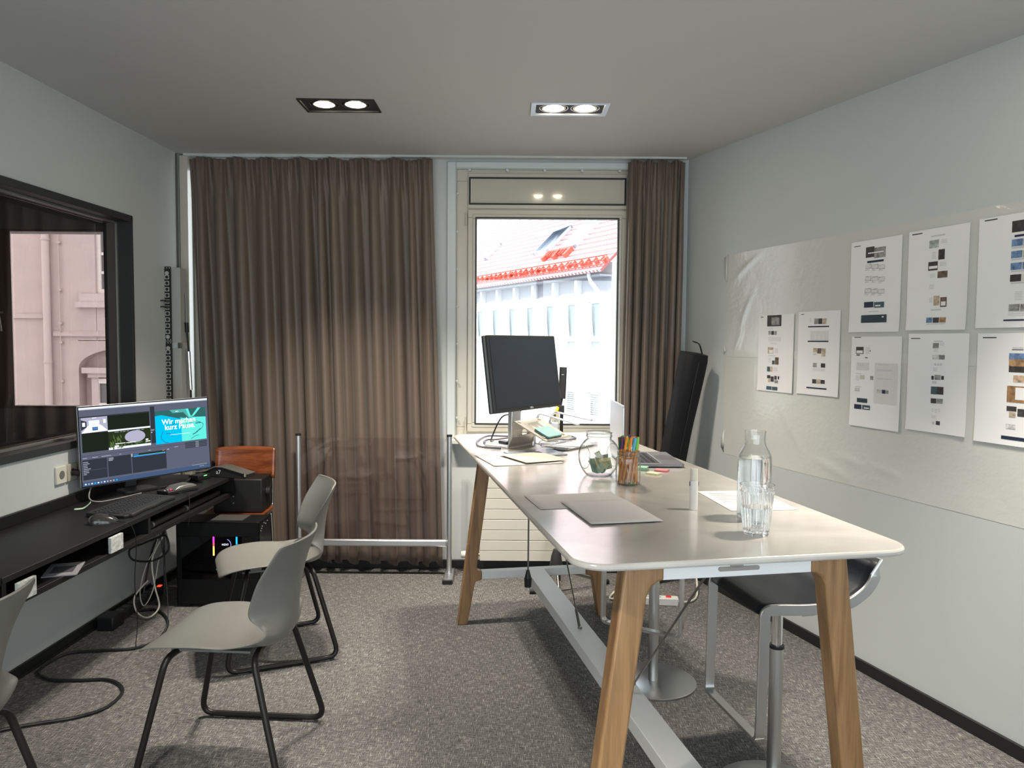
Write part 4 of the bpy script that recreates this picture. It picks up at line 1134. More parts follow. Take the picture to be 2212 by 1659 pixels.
for k, (y0, y1, x, label) in enumerate(((3.62, 3.98, -1.72, 'rolled black tube lying in the far cubbyhole, its ring end facing out'), (3.98, 4.42, -1.71, 'black rod lying in the far cubbyhole past the rolled tube'))):
    t = thing('black_tube', label, 'tube', (x, y0, 0.592))
    g = G(); g.cyl((0, 0, 0.018), (0.01, y1 - y0 - 0.01, 0.018), 0.016, n=16); g.build('barrel', BLACK, t)
    g = G(); g.cyl((0, -0.004, 0.018), (0, 0.012, 0.018), 0.0175, n=16); g.build('end_ring', mat('grey_ring', (0.35, 0.35, 0.35), 0.3, 0.8), t)

# ---------------------------------------------------------------- a7 dock, black case, wooden chair
dk = thing('camera_dock', 'low black dock with silver rim and white a7 lettering at the desk end', 'dock', (-1.70, 4.515, 0.690), R(-14))
g = G(); g.prism([(-0.16, 0.0), (0.17, 0.0), (0.175, 0.022), (0.02, 0.058), (-0.03, 0.058), (-0.09, 0.030), (-0.16, 0.020)], -0.05, 0.05, M=Matrix.Rotation(R(90), 4, 'X')); g.build('body', BLACKM, dk, bevel=0.003)
g = G(); g.tube([(-0.16, -0.05, 0.022), (-0.09, -0.05, 0.032), (-0.03, -0.05, 0.060), (0.02, -0.05, 0.060), (0.165, -0.05, 0.028), (0.178, -0.05, 0.022)], 0.004, n=8)
g.cyl((0.172, -0.055, 0.012), (0.172, -0.055, 0.034), 0.008, n=12)
g.prism([(-0.16, 0.0205), (-0.09, 0.0305), (-0.03, 0.0585), (0.02, 0.0585), (0.175, 0.0225), (0.175, 0.0245), (0.02, 0.0610), (-0.03, 0.0610), (-0.09, 0.0330), (-0.16, 0.0230)], -0.05, 0.05, M=Matrix.Rotation(R(90), 4, 'X'))
lab(g.build('rim', mat('satin_rim', (0.34, 0.33, 0.31), 0.35, 0.8), dk), 'silver rim')
lab(text('lettering', 'a7', 0.034, mat('white_print', (0.85, 0.85, 0.85), 0.6), dk, facing(-0.005, -0.0515, 0.030)), 'white lettering')
ec = thing('equipment_case', 'black equipment case with a side knob behind the desk end', 'case', (-1.65, 4.69, 0.452), R(3))
g = G(); g.box(-0.15, 0.14, -0.10, 0.11, 0.0, 0.205); g.build('body', mat('very_black_case', (0.008, 0.008, 0.008), 0.5), ec, bevel=0.008)
g = G(); g.cyl((0.14, 0.0, 0.11), (0.165, 0.0, 0.11), 0.032, n=24); g.build('knob', BLACK, ec, bevel=0.003)
for z in (0.06, 0.10, 0.14):
    g = G(); g.cyl((-0.03, -0.104, z), (-0.03, -0.10, z), 0.004, n=10); g.build('socket', mat('grey_button', (0.3, 0.3, 0.3), 0.4), ec)
wc = thing('wooden_chair', 'old chair with curved red-brown plywood back behind the desk end', 'chair', (-1.675, 4.66, 0), R(3))
g = G(); g.grid(lambda u, v: ((u - 0.5) * 0.37, 0.175 - 0.030 * (2 * u - 1) ** 2 + 0.03 * v, 0.625 + 0.195 * v - 0.010 * (abs(2 * u - 1) ** 6) * (1 if v > 0.9 else 0)), 20, 8)
g.build('backrest', REDWOOD, wc, solid=0.012)
g = G(); g.prism(rrect(0.36, 0.36, 0.05), 0.435, 0.450, M=Matrix.Translation((0, 0.0, 0))); g.build('seat', REDWOOD, wc, bevel=0.003)
for s in (-1, 1):
    g = G(); g.tube(fillet([(s * 0.165, -0.16, 0.0), (s * 0.16, -0.15, 0.425), (s * 0.16, 0.15, 0.425), (s * 0.165, 0.19, 0.0)], 0.05), 0.0105, n=12); g.build('leg', CHROME, wc)
    g = G(); g.tube(fillet([(s * 0.16, 0.12, 0.425), (s * 0.16, 0.185, 0.43), (s * 0.165, 0.185, 0.76)], 0.04), 0.0095, n=12); g.build('back_post', CHROME, wc)

# ---------------------------------------------------------------- computer tower
pc = thing('computer_tower', 'black computer tower with coloured lights behind its glass side, on the floor', 'computer', (-1.63, 4.33, 0), 0)
g = G(); x0, x1, y0, y1, H_ = -0.235, 0.23, -0.105, 0.10, 0.480
g.box(x0, x1, y0, y0 + 0.006, 0.015, 0.16); g.box(x0, x1, y0, y0 + 0.006, 0.40, H_); g.box(x0, x0 + 0.03, y0, y0 + 0.006, 0.16, 0.40); g.box(x1 - 0.10, x1, y0, y0 + 0.006, 0.16, 0.40)
g.box(x0, x1, y1 - 0.006, y1, 0.015, H_); g.box(x0, x0 + 0.006, y0, y1, 0.015, H_); g.box(x1 - 0.006, x1, y0, y1, 0.015, H_); g.box(x0, x1, y0, y1, 0.015, 0.02); g.box(x0, x1, y0, y1, H_ - 0.006, H_)
g.build('case', mat('tower_black', (0.006, 0.0065, 0.007), 0.4, spec=0.3), pc, bevel=0.002)
g = G(); g.box(x0 + 0.03, x1 - 0.1, y0 - 0.001, y0 + 0.003, 0.16, 0.40); g.build('side_glass', thin_glass('tower_glass', (0.55, 0.56, 0.60), 1.5, 1.1), pc)
g = G(); g.box(-0.06, 0.12, -0.06, 0.08, H_, H_ + 0.003); g.build('top_mesh', mat('vent_grey', (0.045, 0.043, 0.040), 0.7), pc)
g = G(); g.box(x0 + 0.01, x1 - 0.02, 0.05, 0.06, 0.03, 0.46); g.build('mainboard', BLACKM, pc)
for x, segs in ((-0.045, [(0.355, 0.40, (1.0, 0.05, 0.55)), (0.335, 0.355, (1.0, 0.10, 0.15)), (0.28, 0.333, (1.0, 0.62, 0.12))]), (0.085, [(0.345, 0.40, (0.02, 0.45, 1.0)), (0.325, 0.333, (0.05, 0.7, 0.9)), (0.28, 0.315, (0.05, 0.85, 0.75))])):
    g = G(); ms_ = []
    for k, (a, b, c) in enumerate(segs):
        g.box(x - 0.004, x + 0.004, -0.06, -0.055, a, b, k); ms_.append(emis('tower_led_%d_%d' % (int(x * 1000), k), c, 2.2))
    lab(g.build('light_strip', ms_, pc), 'pink to yellow light strip' if x < 0 else 'blue to turquoise light strip')
g = G(); g.cyl((0.02, -0.03, 0.342), (0.02, -0.055, 0.342), 0.033, n=36); pu = g.build('pump_cap', mat('pump_dark', (0.03, 0.03, 0.035), 0.3), pc)
g = G(); g.tube([(0.02 + 0.032 * math.cos(R(a)), -0.056, 0.342 + 0.032 * math.sin(R(a))) for a in range(-100, 71, 10)], 0.0012, n=6); g.build('light_ring', emis('pump_ring', (0.6, 0.55, 1.0), 1.6), pu)
text('lettering', 'NZXT', 0.014, emis('pump_white', (1, 1, 1), 1.5), pu, facing(0.02, -0.0560, 0.342), ext=0.0002, bold=0.0003)
g = G(); g.box(-0.04, 0.03, -0.075, 0.02, 0.205, 0.225); g.box(-0.055, 0.10, -0.07, 0.02, 0.225, 0.229); gp = g.build('graphics_card', mat('card_dark', (0.04, 0.036, 0.03), 0.4), pc)
g = G(); g.box(-0.025, 0.035, -0.0765, -0.075, 0.204, 0.208); g.build('light_bar', emis('green_bar', (0.18, 0.9, 0.15), 1.3), gp)
for k, (yy, zz) in enumerate(((-0.06, 0.45), (-0.03, 0.462), (0.0, 0.452), (0.03, 0.462), (-0.085, 0.43), (-0.07, 0.44))):
    g = G(); g.cyl((0.23, yy, zz), (0.233, yy, zz), 0.003, n=8); g.build('front_port', mat('grey_button', (0.3, 0.3, 0.3), 0.4), pc)
for x in (-0.19, 0.19):
    for y in (-0.08, 0.08):
        g = G(); g.box(x - 0.02, x + 0.02, y - 0.012, y + 0.012, 0.0, 0.016); g.build('foot', BLACK, pc)

# ---------------------------------------------------------------- power strip, adapter and cables by the left wall
ps_ = thing('power_strip', 'long black power strip on the floor along the left wall', 'power strip', (lwx(4.2) + 0.065, 4.22, 0.0), LANG)
g = G(); g.box(-0.03, 0.03, -0.24, 0.24, 0.0, 0.050); g.build('housing', BLACKM, ps_, bevel=0.004)
for k in range(7):
    g = G(); g.cyl((0, -0.19 + k * 0.06, 0.0495), (0, -0.19 + k * 0.06, 0.0525), 0.020, n=20); g.build('socket', mat('socket_grey', (0.07, 0.07, 0.07), 0.5), ps_)
g = G(); g.box(0.005, 0.025, 0.20, 0.225, 0.050, 0.055); g.build('switch', emis('red_switch', (0.9, 0.05, 0.02), 0.8), ps_)
ad = thing('power_adapter', 'black plug-in adapter at the near end of the power strip by the wall', 'adapter', (lwx(3.92) + 0.075, 3.915, 0.0), LANG)
g = G(); g.box(-0.04, 0.045, -0.055, 0.055, 0.0, 0.070); g.build('block', BLACK, ad, bevel=0.006)
cable('floor_cable', 'thick black cable winding over the carpet by the left wall', [(-2.06, 4.12, 0.012), (-1.974, 4.164, 0.008), (-1.872, 4.08, 0.008), (-1.788, 3.933, 0.008), (-1.75, 3.734, 0.008), (-1.813, 3.629, 0.008), (-1.953, 3.599, 0.008), (-2.085, 3.569, 0.008), (-2.120, 3.478, 0.008), (-2.108, 3.355, 0.008), (-2.006, 3.281, 0.008), (-1.883, 3.278, 0.008), (-1.765, 3.285, 0.008), (-1.678, 3.232, 0.008), (-1.63, 3.146, 0.008), (-1.637, 3.024, 0.008), (-1.714, 2.946, 0.008), (-1.83, 2.897, 0.008), (-1.937, 2.842, 0.008), (-2.10, 2.70, 0.008)], 0.0065, CABB)
cable('loop_cable', 'black cable loop hanging below the desk left of the computer tower', [(-1.95, 4.17, 0.55), (-1.90, 4.16, 0.44), (-1.97, 4.10, 0.40), (-2.06, 4.10, 0.36), (-2.05, 4.11, 0.30), (-1.95, 4.13, 0.29), (-1.88, 4.16, 0.34), (-1.90, 4.17, 0.42), (-1.96, 4.18, 0.38), (-2.00, 4.18, 0.25), (-2.02, 4.16, 0.10)], 0.0055, CABB)
cable('loop_cable', 'black cable hanging in an arc beside the computer tower', [(-1.93, 4.19, 0.55), (-1.91, 4.17, 0.38), (-1.885, 4.12, 0.25), (-1.90, 4.14, 0.10), (-1.96, 4.18, 0.03)], 0.0055, CABB)
cable('white_cable', 'pale beige cable hanging in a loop before the power strip', [(-1.90, 4.14, 0.42), (-1.955, 4.13, 0.30), (-1.93, 4.10, 0.16), (-1.89, 4.06, 0.06), (-1.93, 4.02, 0.015), (-2.01, 4.06, 0.03), (-2.04, 4.10, 0.10), (-1.98, 4.13, 0.18)], 0.0045, CABW)
cable('white_cable', 'second pale beige cable knotted above the power strip', [(-1.90, 4.15, 0.55), (-1.945, 4.15, 0.36), (-1.99, 4.13, 0.26), (-2.02, 4.12, 0.12), (-1.99, 4.10, 0.05), (-1.95, 4.12, 0.13), (-1.93, 4.15, 0.28), (-1.91, 4.16, 0.33)], 0.003, CABW)
cable('vertical_cable', 'bundle of grey cables running down the wall under the desk', [(-2.07, 4.40, 0.56), (-2.06, 4.38, 0.35), (-2.07, 4.37, 0.08)], 0.008, CABG)

# wall sockets
so_ = thing('wall_socket', 'cream double wall socket under the dark studio window', 'socket', (lwx(3.69), 3.69, 0.845), LANG)
for y, m in ((-0.045, CREAMR), (0.04, mat('beige_plastic', (0.42, 0.39, 0.32), 0.4))):
    g = G(); g.box(0.0, 0.012, y - 0.040, y + 0.040, -0.042, 0.042); p = g.build('cover_plate', m, so_, bevel=0.003)
    g = G(); g.cyl((0.012, y, 0), (0.0135, y, 0), 0.02, n=20); g.build('insert', mat('socket_shadow', (0.16, 0.15, 0.13), 0.5), p)
g = G(); g.cyl((0.012, 0.04, 0), (0.05, 0.04, -0.005), 0.016, n=16); g.build('plug', BLACK, so_)

# ---------------------------------------------------------------- patch panels with their cabinets
def patch(z0, n, label, cz0, cz1, clabel):
    cbn = thing('wall_cabinet', clabel, 'cabinet', (-2.085, 4.79, cz0), 0, 'white cabinets behind the patch panels')
    g = G(); g.box(-0.040, 0.045, -0.05, 0.04, 0.0, cz1 - cz0); g.build('body', mat('cabinet_grey', (0.42, 0.42, 0.39), 0.5), cbn, bevel=0.002)
    for k in range(int((cz1 - cz0) / 0.045)):
        g = G(); g.box(-0.028, -0.018, -0.0515, -0.05, 0.03 + k * 0.045, 0.045 + k * 0.045); g.build('label_mark', mat('label_white', (0.62, 0.62, 0.58), 0.6), cbn)
    p = thing('patch_panel', label, 'patch panel', (-2.113, 4.725, z0), 0, 'black patch panels on the left wall')
    h = 0.038 * n + 0.072
    g = G(); g.box(-0.0235, 0.0235, -0.002, 0.002, 0.0, h); g.build('plate', BLACK, p)
    g = G()
    for z in (0.024, h - 0.040): g.cyl((0, -0.0035, z), (0, -0.002, z), 0.012, n=20)
    for z in (0.006, h - 0.008):
        for x in (-0.016, 0, 0.016): g.cyl((x, -0.003, z), (x, -0.002, z), 0.0035, n=10)
    g.build('blank_hole', mat('panel_hole_grey', (0.45, 0.45, 0.42), 0.6), p)
    for k in range(n):
        z = 0.055 + k * 0.037
        g = G(); g.prism(rrect(0.027, 0.026, 0.003), 0.0, 0.002, M=Matrix.Translation((0, -0.002, z)) @ Matrix.Rotation(R(90), 4, 'X')); s = g.build('connector', mat('nickel', (0.55, 0.54, 0.50), 0.4, 0.6), p)
        h2 = G(); h2.cyl((0, -0.0055, z), (0, -0.004, z), 0.0095, n=18); h2.build('connector_hole', BLACKM, s)
    return p
patch(1.487, 10, 'upper black patch panel beside the dark studio window', 1.475, 1.935, 'upper grey wall cabinet between patch panel and window')
patch(1.030, 10, 'lower black patch panel, its foot hidden by the big monitor', 1.00, 1.440, 'lower grey wall cabinet under the other one')
for dz, l in ((0, 'upper one of two black audio plugs in the upper patch panel'), (-0.037, 'lower one of two black audio plugs in the upper patch panel')):
    z = 1.728 + dz
    p = thing('audio_plug', l, 'plug', (-2.113, 4.718, z))
    g = G(); g.cyl((0.008, 0, 0), (0.006, -0.03, 0.0), 0.0085, n=14); g.build('barrel', mat('plug_olive', (0.10, 0.095, 0.06), 0.4, 0.5), p)
    g = G(); g.tube(smooth_path([(0.006, -0.03, 0), (-0.01, -0.05, 0.002), (-0.035, -0.04, -0.01 - dz * 0.1), (-0.043, -0.02, -0.05 - dz), (-0.044, -0.01, -0.25 - dz), (-0.040, 0.0, -0.55 - dz), (-0.035, 0.02, -0.80 - dz)], 8), 0.0035, n=8); g.build('cord', CABB, p)
# rod by the curtain
rd = thing('crank_rod', 'silver tube with black wrapping hanging between left wall and left curtain', 'rod', (-2.02, 4.80, 1.0))
g = G(); g.cyl((0.01, 0, 0.18), (0.0, 0, 0.42), 0.011, n=14); g.build('tube', CHROME, rd)
g = G(); g.cyl((0.0, 0, 0.42), (-0.008, 0, 0.54), 0.006, n=10); g.cyl((0.01, 0, 0.0), (0.01, 0, 0.18), 0.006, n=10); g.cyl((-0.008, 0, 0.54), (-0.010, 0, 0.60), 0.011, n=12); g.build('black_end', BLACK, rd)
g = G(); g.cyl((-0.010, 0, 0.60), (-0.012, 0, 0.78), 0.007, n=12); g.build('upper_tube', mat('grey_tube', (0.25, 0.25, 0.24), 0.4), rd)
g = G(); g.tube(smooth_path([(-0.012, -0.01, 0.60), (-0.03, -0.012, 0.58), (-0.045, -0.012, 0.50)], 6), 0.003, n=8); g.build('strap_end', BLACK, rd)

# ---------------------------------------------------------------- whiteboard film and posters on the right wall
def film_mat():
    m = bpy.data.materials.new('glossy_film'); m.use_nodes = True
    nt = m.node_tree; b = nt.nodes['Principled BSDF']; L = nt.links.new
    b.inputs['Base Color'].default_value = (0.60, 0.61, 0.58, 1); b.inputs['Roughness'].default_value = 0.11; b.inputs['Specular IOR Level'].default_value = 0.5
    tc = nt.nodes.new('ShaderNodeTexCoord')
    n = nt.nodes.new('ShaderNodeTexNoise'); n.inputs['Scale'].default_value = 5; n.inputs['Detail'].default_value = 5; n.inputs['Distortion'].default_value = 0.6
    n2 = nt.nodes.new('ShaderNodeTexNoise'); n2.inputs['Scale'].default_value = 38; n2.inputs['Detail'].default_value = 3
    L(tc.outputs['Object'], n.inputs['Vector']); L(tc.outputs['Object'], n2.inputs['Vector'])
    ad = nt.nodes.new('ShaderNodeMath'); ad.operation = 'MULTIPLY_ADD'; ad.inputs[1].default_value = 0.30
    L(n2.outputs['Fac'], ad.inputs[0]); L(n.outputs['Fac'], ad.inputs[2])
    bp = nt.nodes.new('ShaderNodeBump'); bp.inputs['Strength'].default_value = 0.3; bp.inputs['Distance'].default_value = 0.012
    L(ad.outputs[0], bp.inputs['Height']); L(bp.outputs[0], b.inputs['Normal'])
    return m
FILM = film_mat()
fm = thing('whiteboard_film', 'large glossy whitish film stuck on the right wall behind the posters', 'film', RW @ Vector((0.4, -0.0006, 1.43)), WANG)
g = G()
def ff(u, v):
    x = -0.98 + 2.75 * u; z = 0.585 - 1.175 * (1 - v)
    b = 0.0004
    # lifted wrinkles near the left end and the lower half
    for (ax, az, bx, bz, h, w) in ((-0.95, 0.40, -0.62, 0.57, 0.005, 0.012), (-0.86, 0.10, -0.68, 0.40, 0.004, 0.010), (-0.90, -0.02, -0.80, 0.14, 0.006, 0.014), (-0.90, -0.20, -0.78, -0.12, 0.006, 0.014), (-0.50, -0.22, -0.22, -0.56, 0.005, 0.012), (-0.20, -0.50, 0.10, -0.58, 0.005, 0.014), (-0.05, -0.46, 0.18, -0.50, 0.004, 0.016), (0.18, -0.48, 0.40, -0.51, 0.004, 0.012)):
        dx, dz = bx - ax, bz - az; t = max(0, min(1, ((x - ax) * dx + (z - az) * dz) / (dx * dx + dz * dz)))
        bend = 0.03 * math.sin(math.pi * t)
        d2 = (x - ax - t * dx + bend * dz) ** 2 + (z - az - t * dz - bend * dx * 1.0) ** 2
        b += h * math.exp(-d2 / (w * w)) * math.sin(math.pi * min(1, max(0, t * 0.96 + 0.02)))
    return (x, -b, z)
g.grid(ff, 150, 74)
g.build('sheet', FILM, fm, smooth=80)
g = G(); g.box(-0.95, 1.77, -0.0022, -0.0002, -0.012, 0.030); g.build('overlap_strip', mat('clear_tape', (0.62, 0.63, 0.60), 0.2), fm)
g = G(); g.add([(-0.965, -0.003, -0.45), (-0.985, -0.008, -0.49), (-0.99, -0.007, -0.55), (-0.965, -0.003, -0.585)], [(0, 1, 2, 3)]); g.add([(-0.965, -0.004, 0.585), (-0.99, -0.012, 0.57), (-0.985, -0.010, 0.45), (-0.968, -0.004, 0.42)], [(0, 1, 2, 3)])
g.add([(-0.965, -0.003, 0.02), (-0.982, -0.008, -0.0), (-0.975, -0.008, 0.06)], [(0, 1, 2)])
g.build('peeling_corner', FILM, fm, solid=0.0008)

PC = dict(k=(0.05, 0.05, 0.06), dk=(0.045, 0.042, 0.040), gr=(0.26, 0.26, 0.25), lg=(0.58, 0.58, 0.585), vl=(0.70, 0.70, 0.70), w=(0.80, 0.80, 0.80), tan=(0.46, 0.37, 0.27), br=(0.13, 0.09, 0.065), tl=(0.055, 0.10, 0.125), tn=(0.025, 0.05, 0.065),
          nv=(0.018, 0.026, 0.06), pg=(0.66, 0.66, 0.64), gr2=(0.50, 0.50, 0.49), gg=(0.36, 0.40, 0.36), sky=(0.13, 0.22, 0.38), oc=(0.36, 0.22, 0.11), pl=(0.55, 0.55, 0.46), rs=(0.52, 0.38, 0.27), wd=(0.30, 0.17, 0.08))
PMATS = {k: mat('print_' + n, PC[k], 0.6, var=(60, 0.45) if k in ('dk', 'gr', 'br', 'tan', 'oc', 'sky', 'gg', 'rs', 'wd', 'gr2') else None) for k, n in
         dict(k='black', dk='dark_photo', gr='grey_photo', lg='grey_text', vl='pale_grey', w='white', tan='tan_photo', br='brown_photo', tl='teal', tn='deep_teal', nv='navy', pg='paper_grey', gr2='mid_grey_photo', gg='green_grey_photo', sky='blue_sky_photo', oc='ochre_photo', pl='olive', rs='rose_photo', wd='wood_photo').items()}
PKEYS = list(PC)
